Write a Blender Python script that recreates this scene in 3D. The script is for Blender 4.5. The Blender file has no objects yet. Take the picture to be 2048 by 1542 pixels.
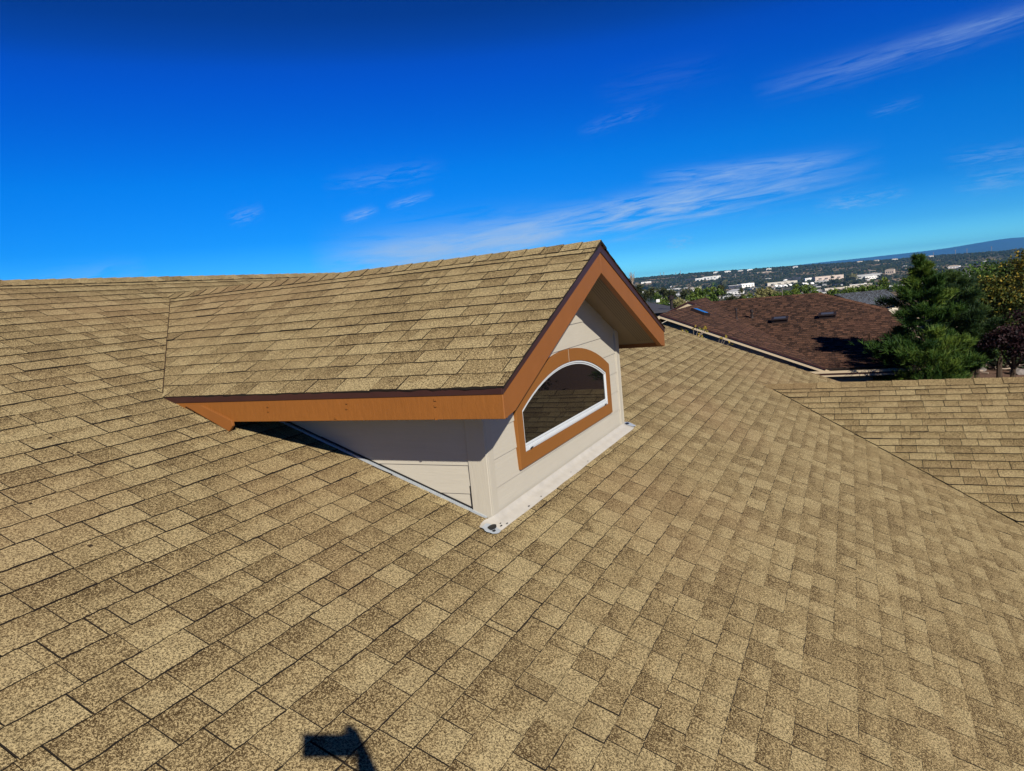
import bpy, bmesh, math, random
import numpy as np
from mathutils import Vector, Matrix, noise as mnoise
R = math.radians
sc = bpy.context.scene
C = sc.collection
rnd = random.Random(7)

# ------------------------------------------------------------------ camera
YAW, PITCH, ROLL, FPX = R(63.944), R(-7.374), R(-5.488), 1416.0
CAM = Vector((-4.3729, -1.7455, 1.1681))
cf = Vector((math.sin(YAW)*math.cos(PITCH), math.cos(YAW)*math.cos(PITCH), math.sin(PITCH)))
r0 = cf.cross(Vector((0, 0, 1))).normalized(); u0 = r0.cross(cf)
cr = math.cos(ROLL)*r0 + math.sin(ROLL)*u0
cu = -math.sin(ROLL)*r0 + math.cos(ROLL)*u0
cam_d = bpy.data.cameras.new('camera'); cam = bpy.data.objects.new('camera', cam_d); C.objects.link(cam)
cam_d.sensor_width = 36.0; cam_d.lens = FPX/2048*36.0; cam_d.clip_start = 0.01; cam_d.clip_end = 60000
m = Matrix((cr, cu, -cf)).transposed().to_4x4(); m.translation = CAM
cam.matrix_world = m
sc.camera = cam
sc.render.resolution_x, sc.render.resolution_y = 1024, 771

# ------------------------------------------------------------------ sun, sky, exposure
SUN_AZ, SUN_EL = R(-135.3), R(31.6)       # azimuth from +Y towards +X
sdir = Vector((math.sin(SUN_AZ)*math.cos(SUN_EL), math.cos(SUN_AZ)*math.cos(SUN_EL), math.sin(SUN_EL)))
ld = bpy.data.lights.new('sun', 'SUN'); ld.energy = 5.0; ld.angle = R(0.53); ld.color = (1.0, 0.93, 0.80)
lo = bpy.data.objects.new('sun', ld); C.objects.link(lo)
lo.rotation_euler = sdir.to_track_quat('Z', 'Y').to_euler(); lo.location = (-6, -6, 8)
sc.view_settings.view_transform = 'Standard'; sc.view_settings.look = 'None'
sc.view_settings.exposure = 0.50; sc.view_settings.gamma = 1.0; sc.view_settings.use_curve_mapping = False
sc.cycles.use_denoising = True
sc.cycles.max_bounces = 6; sc.cycles.diffuse_bounces = 1; sc.cycles.volume_bounces = 0
sc.cycles.transparent_max_bounces = 8

def ray(px, py):
    return (cf*FPX + cr*(px-1024) - cu*(py-771)).normalized()
def hit(px, py, P0, n):
    v = ray(px, py); n = Vector(n)
    return CAM + v*((Vector(P0)-CAM).dot(n)/v.dot(n))

W = bpy.data.worlds.new('World'); sc.world = W; W.use_nodes = True
nt = W.node_tree; nt.nodes.clear()
def N(t, ty, **kw):
    n = t.nodes.new(ty)
    for k, v in kw.items():
        setattr(n, k, v)
    return n
def math_(t, op, a, b=None, c=None, clamp=False):
    n = t.nodes.new('ShaderNodeMath'); n.operation = op; n.use_clamp = clamp
    for i, v in enumerate((a, b, c)):
        if v is None: continue
        if isinstance(v, (int, float)): n.inputs[i].default_value = v
        else: t.links.new(v, n.inputs[i])
    return n.outputs[0]
def mixc(t, f, a, b, mode='MIX'):
    n = t.nodes.new('ShaderNodeMix'); n.data_type = 'RGBA'; n.blend_type = mode
    for s, v in ((n.inputs[0], f), (n.inputs[6], a), (n.inputs[7], b)):
        if isinstance(v, (int, float)): s.default_value = v
        elif isinstance(v, (tuple, list)): s.default_value = (*v[:3], 1)
        else: t.links.new(v, s)
    return n.outputs[2]
def ramp(t, f, stops, interp='LINEAR'):
    n = t.nodes.new('ShaderNodeValToRGB'); n.color_ramp.interpolation = interp
    e = n.color_ramp.elements
    while len(e) < len(stops): e.new(0.5)
    for i, (p, c) in enumerate(stops):
        e[i].position = p; e[i].color = (*c[:3], 1) if len(c) < 4 else c
    t.links.new(f, n.inputs[0]); return n.outputs[0]

sky = N(nt, 'ShaderNodeTexSky', sky_type='NISHITA', sun_disc=False, sun_elevation=SUN_EL, sun_rotation=SUN_AZ,
        altitude=1500, air_density=1.0, dust_density=0.2, ozone_density=2.5)
SKY_STRENGTH = 0.05
hs = N(nt, 'ShaderNodeHueSaturation'); hs.inputs['Saturation'].default_value = 1.35
nt.links.new(sky.outputs[0], hs.inputs['Color'])
tc = N(nt, 'ShaderNodeTexCoord')
nrm = N(nt, 'ShaderNodeVectorMath', operation='NORMALIZE'); nt.links.new(tc.outputs['Generated'], nrm.inputs[0])
sx = N(nt, 'ShaderNodeSeparateXYZ'); nt.links.new(nrm.outputs[0], sx.inputs[0])
az = math_(nt, 'ARCTAN2', sx.outputs[0], sx.outputs[1]); el = math_(nt, 'ARCSINE', sx.outputs[2])
# deep polarised blue: saturation and depth grow evenly with height above the horizon, all round the sky
grade = ramp(nt, math_(nt, 'DIVIDE', el, R(60), clamp=True),
             [(0.0, (.70, 2.0, 3.2)), (0.012, (.42, 1.38, 2.35)), (0.0417, (0.184, 0.86, 1.72)), (0.0917, (0.041, 0.691, 1.509)), (0.1633, (0.006, 0.746, 1.568)), (0.2333, (0.0, 0.611, 1.568)), (0.27, (0.0, 0.55, 1.58)), (0.292, (0.01, 0.51, 1.50)), (0.315, (0.03, 0.42, 1.15)), (0.345, (0.04, 0.34, .90)), (0.6, (0.03, 0.17, 0.5)), (1.0, (0.03, 0.14, 0.42))])
base = mixc(nt, 1.0, hs.outputs[0], grade, 'MULTIPLY')
# cirrus: fibrous streaks, each lying along its own line of the sky
def streak(p0, p1, width, amp, fib=1.0, seed=0.0, thr=0.42):
    global base
    a0, a1 = ray(*p0), ray(*p1)
    A0 = (math.atan2(a0.x, a0.y), math.asin(a0.z)); A1 = (math.atan2(a1.x, a1.y), math.asin(a1.z))
    L = math.hypot(A1[0]-A0[0], A1[1]-A0[1]); dx, dy = (A1[0]-A0[0])/L, (A1[1]-A0[1])/L
    ax = math_(nt, 'SUBTRACT', az, A0[0]); ay = math_(nt, 'SUBTRACT', el, A0[1])
    s = math_(nt, 'ADD', math_(nt, 'MULTIPLY', ax, dx/L), math_(nt, 'MULTIPLY', ay, dy/L))       # 0..1 along
    t = math_(nt, 'ADD', math_(nt, 'MULTIPLY', ax, -dy), math_(nt, 'MULTIPLY', ay, dx))
    cv = N(nt, 'ShaderNodeCombineXYZ'); nt.links.new(math_(nt, 'MULTIPLY', s, L*.104*fib/width), cv.inputs[0])
    nt.links.new(math_(nt, 'MULTIPLY', t, .9/width), cv.inputs[1]); cv.inputs[2].default_value = seed
    n1 = N(nt, 'ShaderNodeTexNoise'); n1.inputs['Scale'].default_value = 2.2; n1.inputs['Detail'].default_value = 7; n1.inputs['Roughness'].default_value = .62
    n1.inputs['Distortion'].default_value = .6
    nt.links.new(cv.outputs[0], n1.inputs[0])
    wv = math_(nt, 'MULTIPLY', math_(nt, 'SUBTRACT', n1.outputs[0], .5), width*1.6)
    tt = math_(nt, 'DIVIDE', math_(nt, 'ADD', t, wv), width)
    g = math_(nt, 'EXPONENT', math_(nt, 'MULTIPLY', math_(nt, 'MULTIPLY', tt, tt), -1.0))
    e = math_(nt, 'MULTIPLY', math_(nt, 'SMOOTH_MIN', math_(nt, 'MULTIPLY', s, 3.5), 1.0, .3, clamp=True),
              math_(nt, 'SMOOTH_MIN', math_(nt, 'MULTIPLY', math_(nt, 'SUBTRACT', 1.0, s), 3.0), 1.0, .3, clamp=True), clamp=True)
    f = math_(nt, 'MULTIPLY', math_(nt, 'SUBTRACT', n1.outputs[0], thr, clamp=True), 3.2, clamp=True)
    k = math_(nt, 'MULTIPLY', math_(nt, 'MULTIPLY', math_(nt, 'MULTIPLY', g, e), f), amp, clamp=True)
    base = mixc(nt, k, base, tuple(v/SKY_STRENGTH for v in (.25, .38, .58)))
streak((620, 540), (1780, 316), .020, 1.0, 1.0, 3.1, .37)
streak((900, 480), (1700, 300), .010, .55, 1.0, 13.1, .40)
streak((620, 530), (1200, 455), .030, .9, 1.0, 9.7, .34)
streak((680, 440), (760, 415), .0055, .5, 1.0, 5.3, .36)
streak((770, 415), (870, 385), .0045, .42, 1.0, 6.3, .36)
streak((1280, 360), (1720, 310), .010, .5, 1.0, 6.9, .36)
streak((450, 442), (530, 415), .008, .35, 2.0, 15.3)
streak((1500, 185), (2200, -25), .013, .24, .8, 7.7, .33)
streak((1750, 110), (2200, -25), .006, .22, .8, 17.7, .33)
streak((1150, 265), (1330, 205), .008, .15, 1.5, 21.7)
streak((1180, 190), (1480, 120), .018, .06, 1.0, 25.7)
streak((1620, 415), (1830, 380), .008, .4, 2.0, 11.2)
streak((1880, 320), (2150, 285), .009, .26, 1.5, 31.2)
streak((640, 372), (900, 330), .012, .2, 1.5, 41.2)
streak((1330, 490), (1390, 478), .007, .55, 3.0, 2.2)
streak((1730, 230), (1850, 195), .006, .16, 1.0, 51.2)
streak((20, 585), (300, 530), .014, .30, 1.5, 61.2)
streak((1900, 370), (2150, 330), .010, .4, 1.5, 71.2)
bg = N(nt, 'ShaderNodeBackground'); bg.inputs['Strength'].default_value = SKY_STRENGTH
nt.links.new(base, bg.inputs['Color'])
wo = N(nt, 'ShaderNodeOutputWorld'); nt.links.new(bg.outputs[0], wo.inputs[0])

# ------------------------------------------------------------------ helpers
def tag(o, label=None, cat=None, group=None, kind=None):
    if label: o['label'] = label
    if cat: o['category'] = cat
    if group: o['group'] = group
    if kind: o['kind'] = kind
    return o
def empty(name, loc=(0, 0, 0)):
    o = bpy.data.objects.new(name, None); C.objects.link(o); o.location = loc; o.empty_display_size = .3
    return o
class MB:
    """collects faces; tone is one colour per vertex (attribute 'tone')"""
    def __init__(s): s.v = []; s.f = []; s.m = []; s.t = []
    def add(s, vs, fs, mi=0, tone=(0.5, 0.5, 0)):
        b = len(s.v); s.v += [tuple(p) for p in vs]; s.f += [tuple(b+i for i in f) for f in fs]
        s.m += (mi if isinstance(mi, list) else [mi]*len(fs))
        s.t += (tone if isinstance(tone, list) else [tone]*len(vs))
    def box(s, c, d, mi=0, ax=None, tone=(.5, .5, 0)):
        c = Vector(c); X, Y, Z = ax or (Vector((1, 0, 0)), Vector((0, 1, 0)), Vector((0, 0, 1)))
        vs = [c + X*(d[0]/2*i) + Y*(d[1]/2*j) + Z*(d[2]/2*k) for i in (-1, 1) for j in (-1, 1) for k in (-1, 1)]
        s.add(vs, [(0, 1, 3, 2), (4, 6, 7, 5), (0, 4, 5, 1), (2, 3, 7, 6), (0, 2, 6, 4), (1, 5, 7, 3)], mi, tone)
    def prism(s, poly, dv, mi=0, tone=(.5, .5, 0)):
        n = len(poly); dv = Vector(dv); poly = [Vector(p) for p in poly]
        vs = poly + [p+dv for p in poly]
        s.add(vs, [tuple(range(n))[::-1], tuple(range(n, 2*n))] + [(i, (i+1) % n, n+(i+1) % n, n+i) for i in range(n)], mi, tone)
    def tube(s, pts, rad, seg=8, mi=0, tone=(.5, .5, 0), cap=True):
        pts = [Vector(p) for p in pts]; rs = rad if isinstance(rad, (list, tuple)) else [rad]*len(pts)
        b = []; ref = None
        for i, p in enumerate(pts):
            d = (pts[min(i+1, len(pts)-1)]-pts[max(i-1, 0)]).normalized()
            a = d.cross(Vector((0, 0, 1)) if abs(d.z) < .95 else Vector((1, 0, 0))).normalized(); c = d.cross(a)
            b += [p + (a*math.cos(2*math.pi*k/seg)+c*math.sin(2*math.pi*k/seg))*rs[i] for k in range(seg)]
        fs = [(i*seg+k, i*seg+(k+1) % seg, (i+1)*seg+(k+1) % seg, (i+1)*seg+k) for i in range(len(pts)-1) for k in range(seg)]
        if cap: fs += [tuple(range(seg))[::-1], tuple(range((len(pts)-1)*seg, len(pts)*seg))]
        s.add(b, fs, mi, tone)
    def build(s, name, mats, parent=None, smooth=False, fix=True, origin=None):
        me = bpy.data.meshes.new(name)
        vs = s.v
        if origin is not None: vs = [(p[0]-origin[0], p[1]-origin[1], p[2]-origin[2]) for p in vs]
        me.from_pydata(vs, [], s.f)
        for mt in (mats if isinstance(mats, (list, tuple)) else [mats]): me.materials.append(mt)
        me.polygons.foreach_set('material_index', s.m)
        a = me.attributes.new('tone', 'FLOAT_COLOR', 'POINT')
        a.data.foreach_set('color', [x for t in s.t for x in (t[0], t[1], t[2], 1.0)])
        if fix:
            bm = bmesh.new(); bm.from_mesh(me); bmesh.ops.recalc_face_normals(bm, faces=bm.faces); bm.to_mesh(me); bm.free()
        if smooth: me.polygons.foreach_set('use_smooth', [True]*len(me.polygons))
        me.update()
        o = bpy.data.objects.new(name, me); C.objects.link(o)
        if origin is not None: o.location = origin
        if parent is not None:
            o.parent = parent
            if parent.type == 'EMPTY' or parent.location.length > 0:
                wl = Vector(parent.location); q = parent.parent
                while q: wl += q.location; q = q.parent
                o.location = Vector(o.location) - wl
        return o

def mat(name, col=(.5, .5, .5), rough=.8, spec=.3, metal=0.0):
    m = bpy.data.materials.new(name); m.use_nodes = True
    b = m.node_tree.nodes['Principled BSDF']
    b.inputs['Base Color'].default_value = (*col, 1); b.inputs['Roughness'].default_value = rough
    b.inputs['Specular IOR Level'].default_value = spec; b.inputs['Metallic'].default_value = metal
    return m, m.node_tree, b
def noise(t, scale, detail=4, rough=.5, vec=None, dist=0.0):
    n = t.nodes.new('ShaderNodeTexNoise'); n.inputs['Scale'].default_value = scale; n.inputs['Detail'].default_value = detail
    n.inputs['Roughness'].default_value = rough; n.inputs['Distortion'].default_value = dist
    if vec is not None: t.links.new(vec, n.inputs['Vector'])
    return n.outputs[0]
def pos(t, sc_=(1, 1, 1), rot=(0, 0, 0)):
    g = t.nodes.new('ShaderNodeNewGeometry'); mp = t.nodes.new('ShaderNodeMapping')
    mp.inputs['Scale'].default_value = sc_; mp.inputs['Rotation'].default_value = rot
    t.links.new(g.outputs['Position'], mp.inputs[0]); return mp.outputs[0]
def attr(t, name='tone'):
    a = t.nodes.new('ShaderNodeAttribute'); a.attribute_name = name
    s = t.nodes.new('ShaderNodeSeparateColor'); t.links.new(a.outputs['Color'], s.inputs[0])
    return s.outputs
def bump(t, b, h, strength=.4, dist=.003):
    n = t.nodes.new('ShaderNodeBump'); n.inputs['Strength'].default_value = strength; n.inputs['Distance'].default_value = dist
    t.links.new(h, n.inputs['Height']); t.links.new(n.outputs[0], b.inputs['Normal'])
def simple(name, col, rough=.7, var=.15, scale=8, bscale=None, bstr=.3, spec=.3, bdist=.003, metal=0., st=(1, 1, 1)):
    m, t, b = mat(name, col, rough, spec, metal)
    v = pos(t, st); n = noise(t, scale, 5, .6, v)
    c = mixc(t, n, tuple(x*(1-var) for x in col), tuple(min(1, x*(1+var)) for x in col)); t.links.new(c, b.inputs['Base Color'])
    if bscale: bump(t, b, noise(t, bscale, 3, .6, v), bstr, bdist)
    return m

def shingle_mat(name, light, mid, dark, speck, gscale=230.0, contrast=1.0, far=False):
    m, t, b = mat(name, mid, .93, .12)
    a = attr(t)
    p = pos(t)
    blotch = noise(t, 13.0, 2, .5, p)                      # blends in the granules within one tab
    blend = noise(t, .9, 3, .6, p)
    # pigment band across the upper part of each tab (blue channel: how strong on this tab), with a ragged edge
    va = math_(t, 'ADD', a[1], math_(t, 'MULTIPLY', math_(t, 'SUBTRACT', blotch, .5), .9))
    band = math_(t, 'MULTIPLY', math_(t, 'MULTIPLY', math_(t, 'SUBTRACT', va, .40, clamp=True), 2.4, clamp=True), a[2])
    k = math_(t, 'ADD', a[0], math_(t, 'MULTIPLY', math_(t, 'SUBTRACT', blotch, .5), .55))
    k = math_(t, 'ADD', k, math_(t, 'MULTIPLY', math_(t, 'SUBTRACT', blend, .5), .30))
    k = math_(t, 'ADD', k, math_(t, 'MULTIPLY', band, .68), clamp=True)
    col = ramp(t, k, [(0.0, light), (.45, mid), (1.0, dark)])
    if not far:
        g1 = noise(t, gscale, 2, .6, p); g2 = noise(t, gscale*.45, 2, .5, p)
        g = math_(t, 'ADD', math_(t, 'MULTIPLY', g1, .6), math_(t, 'MULTIPLY', g2, .4))
        gm = math_(t, 'MULTIPLY', math_(t, 'SUBTRACT', g, .5), 13.0*contrast)
        dk = math_(t, 'MULTIPLY', math_(t, 'SUBTRACT', 0.10, gm, clamp=True), .85, clamp=True)
        lk = math_(t, 'MULTIPLY', math_(t, 'SUBTRACT', gm, .05, clamp=True), .75, clamp=True)
        col = mixc(t, dk, col, speck)
        col = mixc(t, lk, col, tuple(min(.9, x*1.6) for x in light))
        bump(t, b, g, .55, .004)
        # runoff streaks down the slope and faint reddish iron tint, broad and weak
        st = noise(t, 2.0, 4, .6, pos(t, (2.6, .35, .35)))
        col = mixc(t, math_(t, 'MULTIPLY', math_(t, 'SUBTRACT', st, .55, clamp=True), 1.6, clamp=True), col, tuple(x*.55 for x in mid))
        rd = noise(t, .55, 2, .5, p)
        col = mixc(t, math_(t, 'MULTIPLY', math_(t, 'SUBTRACT', rd, .52, clamp=True), 1.2, clamp=True), col, (mid[0]*1.15, mid[1]*.95, mid[2]*1.05))
    t.links.new(col, b.inputs['Base Color'])
    return m
M_sh = shingle_mat('shingle_granules', (.318, .250, .132), (.220, .161, .079), (.100, .065, .029), (.030, .019, .008), 290.0)
M_edge = simple('asphalt_cut_edge', (.008, .005, .003), .95)
M_felt = simple('roof_deck_felt', (.03, .022, .016), .95)
M_nsh = shingle_mat('brown_shingle_granules', (.128, .064, .040), (.066, .035, .023), (.014, .009, .007), (.012, .007, .005), 60, .5)
M_bsh = shingle_mat('slate_blue_shingle_granules', (.42, .50, .62), (.30, .37, .48), (.15, .19, .26), (.05, .06, .08), 30, .5)
M_dsh = simple('charcoal_shingle_roof', (.045, .045, .055), .9, .4, 9)

def paint(name, col, grain=(2, 60, 60), bstr=.35, rough=.6, var=.10, bdist=.002):
    m, t, b = mat(name, col, rough, .35)
    v = pos(t, grain); n1 = noise(t, 3.0, 6, .65, v); n2 = noise(t, 2.2, 4, .6, pos(t))
    c = mixc(t, math_(t, 'MULTIPLY', math_(t, 'ADD', n1, n2), .5), tuple(x*(1-var*1.8) for x in col), tuple(min(1, x*(1+var)) for x in col))
    t.links.new(c, b.inputs['Base Color']); bump(t, b, n1, bstr, bdist)
    return m
M_fasE = paint('orange_brown_paint_rough_sawn_eave', (.225, .080, .013), (1.0, 16, 5), .8, .6, .20, .003)
M_fasR = paint('orange_brown_paint_rake', (.215, .076, .015), (3, 3, 3), .6, .6, .14, .0015)
M_case = paint('orange_brown_paint_casing', (.205, .078, .013), (5, 5, 5), .3, .6, .08, .001)
M_side = paint('cream_wood_grain_siding', (.415, .385, .325), (1.5, 1.5, 22), .75, .62, .10, .0018)
M_corner = paint('cream_corner_board', (.395, .365, .305), (25, 25, 2.5), .8, .62, .08, .002)
M_bark_ = simple('dead_leaf', (.03, .018, .008), .9)
M_drip = simple('dark_brown_drip_edge_metal', (.035, .012, .010), .45, .25, 6, spec=.4)
M_white = simple('white_vinyl_frame', (.50, .53, .56), .4, .04, 5, spec=.4)
M_black = simple('black_gap', (.01, .01, .01), .6)
M_flash = simple('cream_painted_flashing', (.40, .375, .335), .5, .2, 14, 30, .25, bdist=.002)
M_zinc = simple('galvanised_flashing', (.42, .46, .50), .4, .2, 30, 60, .2, metal=.3)
M_tar = simple('black_roof_tar', (.012, .013, .015), .35, .3, 60, 80, .6)
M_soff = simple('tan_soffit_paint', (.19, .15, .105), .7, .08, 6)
M_vent, t_, b_ = mat('perforated_soffit_vent', (.30, .23, .16), .6, .3)
# pane: opaque, darkness of the unlit room put into its near-black colour
M_glass, tg, bg_ = mat('dark_window_glass', (.004, .004, .005), .015, .5)
bg_.inputs['IOR'].default_value = 1.45; bg_.inputs['Coat Weight'].default_value = .0; bg_.inputs['Coat Roughness'].default_value = .01
bump(tg, bg_, noise(tg, 2.2, 1, .5, pos(tg)), .05, .01)

# ------------------------------------------------------------------ terrain and haze
def lerp_tab(tab, x):
    if x <= tab[0][0]: return tab[0][1]
    for (a, va), (b, vb) in zip(tab, tab[1:]):
        if x <= b:
            k = (x-a)/(b-a); k = k*k*(3-2*k) if False else k
            return va+(vb-va)*k
    return tab[-1][1]
def pxaz(px, py): v = ray(px, py); return math.atan2(v.x, v.y)
SKYL = [(pxaz(900, 588), 30), (pxaz(1270, 553), 16), (pxaz(1400, 543), 13), (pxaz(1500, 537), 5), (pxaz(1560, 532), 3),
        (pxaz(1650, 526), -4), (pxaz(1800, 515), -13), (pxaz(1900, 508), -15), (pxaz(2000, 500), -21), (pxaz(2048, 495), -19), (pxaz(2600, 440), 20)]
MOUNT = [(pxaz(1300, 560), -60), (pxaz(1480, 542), -30), (pxaz(1560, 531), 15), (pxaz(1650, 523), 27), (pxaz(1720, 517), 30), (pxaz(1800, 508.5), 40), (pxaz(1860, 502), 50),
         (pxaz(1900, 497), 62), (pxaz(1950, 489), 92), (pxaz(2000, 482.5), 118), (pxaz(2030, 479.5), 122), (pxaz(2048, 479), 112), (pxaz(2200, 465), 90), (pxaz(2600, 440), 60)]
PROF = [(0, -5.0), (12, -5.3), (25, -5.6), (45, -5.9), (80, -6.8), (150, -9.5), (300, -15), (600, -25), (1000, -37), (1400, -45), (1800, -46)]
def ground_z(x, y):
    dx, dy = x-CAM.x, y-CAM.y; D = math.hypot(dx, dy); a = math.atan2(dx, dy)
    if D <= 1800: z = lerp_tab(PROF, D)
    else:
        s = lerp_tab(SKYL, a) if abs(a) < 3 else 20
        if D < 3800:
            k = (D-1800)/2000; k = k*k*(3-2*k); z = -46 + (s+46)*k
        else:
            z = s - (D-3800)*.012 if D < 9000 else s-62
    if 16 < D < 60 and a > R(90):                       # the gravelled bank on the uphill side
        sm = lambda e0, e1, q: (lambda k: k*k*(3-2*k))(max(0.0, min(1.0, (q-e0)/(e1-e0))))
        z += 2.0*sm(17, 26, D)*(1-sm(36, 56, D))*sm(R(91.5), R(95.5), a)*(1-sm(R(150), R(170), a))
    if 200 < D < 9000: z += mnoise.noise(Vector((x/260, y/260, 0)))*min(6, D*.003)*(1 if D < 3300 else .35)
    return z
def on_ground(px, py, dmin=8, dmax=4200):
    v = ray(px, py); D = dmin
    while D < dmax:
        P = CAM+v*D
        if P.z < ground_z(P.x, P.y): return P
        D *= 1.006
    P = CAM+v*dmax; P.z = ground_z(P.x, P.y); return P

M_ground, t, b = mat('dry_ground', (.2, .15, .1), .95, .1)
p = pos(t)
far = noise(t, .006, 6, .65, p); near = noise(t, .35, 6, .7, p); grit = noise(t, 9, 5, .7, p)
c1 = mixc(t, math_(t, 'MULTIPLY', math_(t, 'SUBTRACT', far, .46, clamp=True), 7, clamp=True), (.05, .052, .032), (.24, .175, .11))
c2 = mixc(t, math_(t, 'MULTIPLY', math_(t, 'SUBTRACT', grit, .3, clamp=True), 2.2, clamp=True), (.05, .03, .022), (.21, .13, .095))
gd = t.nodes.new('ShaderNodeNewGeometry'); ln = t.nodes.new('ShaderNodeVectorMath'); ln.operation = 'LENGTH'; t.links.new(gd.outputs['Position'], ln.inputs[0])
c = mixc(t, math_(t, 'DIVIDE', math_(t, 'SUBTRACT', ln.outputs['Value'], 60, clamp=False), 80, clamp=True), c2, c1)
t.links.new(c, b.inputs['Base Color']); bump(t, b, grit, .6, .03)
def build_ground():
    radii = [0.0, 3, 6, 9, 12, 16, 18, 20, 22, 24, 26, 28, 30, 33, 36, 40, 44, 50, 58, 66, 80, 100, 125, 150, 190, 240, 300, 380, 470, 600, 750, 880, 1000, 1150, 1300, 1400, 1550, 1700, 1800]
    radii += [1800+100*i for i in range(1, 21)] + [4200, 5200, 7000, 9000, 13000, 19000]
    az_ = []
    a = 0.0
    while a < 360:
        az_.append(a); a += .6 if 40 < a < 112 else 5
    vs = []; fs = []
    n = len(az_)
    for r_ in radii:
        for a in az_:
            x = CAM.x+math.sin(R(a))*r_; y = CAM.y+math.cos(R(a))*r_
            vs.append((x, y, ground_z(x, y) if r_ > 0 else -5.0))
    for i in range(len(radii)-1):
        for k in range(n):
            fs.append((i*n+k, i*n+(k+1) % n, (i+1)*n+(k+1) % n, (i+1)*n+k))
    me = bpy.data.meshes.new('ground'); me.from_pydata(vs, [], fs); me.materials.append(M_ground)
    bm = bmesh.new(); bm.from_mesh(me); bmesh.ops.remove_doubles(bm, verts=bm.verts, dist=1e-4); bmesh.ops.recalc_face_normals(bm, faces=bm.faces); bm.to_mesh(me); bm.free()
    if me.polygons[len(me.polygons)//2].normal.z < 0: me.flip_normals()
    me.polygons.foreach_set('use_smooth', [True]*len(me.polygons))
    o = bpy.data.objects.new('ground', me); C.objects.link(o); tag(o, kind='structure')
build_ground()
M_mount = simple('haze_blue_mountain_slopes', (.03, .075, .15), .95, .3, .0015)  # distance haze is painted into this blue, on top of the haze volume
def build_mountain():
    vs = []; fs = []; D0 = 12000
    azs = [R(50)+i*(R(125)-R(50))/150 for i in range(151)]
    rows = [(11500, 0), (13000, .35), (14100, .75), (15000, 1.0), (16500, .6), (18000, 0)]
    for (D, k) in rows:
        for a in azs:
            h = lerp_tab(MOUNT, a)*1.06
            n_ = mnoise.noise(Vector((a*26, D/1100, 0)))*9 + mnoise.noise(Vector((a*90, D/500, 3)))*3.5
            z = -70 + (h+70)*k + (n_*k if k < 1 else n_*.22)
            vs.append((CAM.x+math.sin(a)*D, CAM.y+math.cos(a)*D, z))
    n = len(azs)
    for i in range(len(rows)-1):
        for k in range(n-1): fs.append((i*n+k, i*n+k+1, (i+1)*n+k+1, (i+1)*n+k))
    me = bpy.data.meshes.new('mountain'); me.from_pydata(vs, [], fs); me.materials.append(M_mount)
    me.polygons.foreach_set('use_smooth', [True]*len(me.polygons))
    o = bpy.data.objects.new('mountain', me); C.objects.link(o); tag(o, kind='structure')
build_mountain()
def build_haze():
    mb = MB(); mb.box((CAM.x, CAM.y, 40), (40000, 40000, 320))
    m, t, b = mat('haze_air', (1, 1, 1)); t.nodes.remove(b)
    v = t.nodes.new('ShaderNodeVolumePrincipled'); v.inputs['Density'].default_value = 4.8e-5
    v.inputs['Color'].default_value = (.09, .46, 1.0, 1); v.inputs['Anisotropy'].default_value = .1
    t.links.new(v.outputs[0], t.nodes['Material Output'].inputs['Volume'])
    o = mb.build('haze', m); tag(o, kind='stuff')
HAZE = True
if HAZE: build_haze()

# ------------------------------------------------------------------ our house: planes
TH = R(21.606); tt = math.tan(TH); PH = R(23.496); tp = math.tan(PH)
ZR, OV, WE, WW = 1.4351, .3147, 1.55, 1.2052         # dormer ridge height, front overhang, half width at eaves, half width of the walls
ZE = ZR-WE*tp; YR = 4.10; XR = 7.22; XL = -7.6; YE = -4.9; XC, YC = 4.982, -.7218; ZC = YC*tt
PC = math.tan(R(20.6))
house = empty('house', (0, 0, -5.3))
tag(house, 'tan shingled house roof with a gabled dormer, filling the foreground', 'house')

class Plane:
    def __init__(s, O, U, V):
        s.O = Vector(O); s.U = Vector(U).normalized(); s.V = Vector(V).normalized(); s.N = s.U.cross(s.V).normalized()
        if s.N.z < 0: s.N = -s.N
    def P(s, u, v, h=0): return s.O+s.U*u+s.V*v+s.N*h
    def uv(s, P): q = Vector(P)-s.O; return (q.dot(s.U), q.dot(s.V))
def clip(poly, a, b, keep):
    """keep the side of line a-b where cross((b-a),(p-a))*keep > 0"""
    out = []
    sgn = lambda p: ((b[0]-a[0])*(p[1]-a[1])-(b[1]-a[1])*(p[0]-a[0]))*keep
    for i in range(len(poly)):
        p, q = poly[i], poly[(i+1) % len(poly)]; sp, sq = sgn(p), sgn(q)
        if sp >= 0: out.append(p)
        if (sp > 0) != (sq > 0) and abs(sp-sq) > 1e-12:
            k = sp/(sp-sq); out.append((p[0]+(q[0]-p[0])*k, p[1]+(q[1]-p[1])*k))
    return out
def area(p): return abs(sum(p[i][0]*p[(i+1) % len(p)][1]-p[(i+1) % len(p)][0]*p[i][1] for i in range(len(p))))/2

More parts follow.
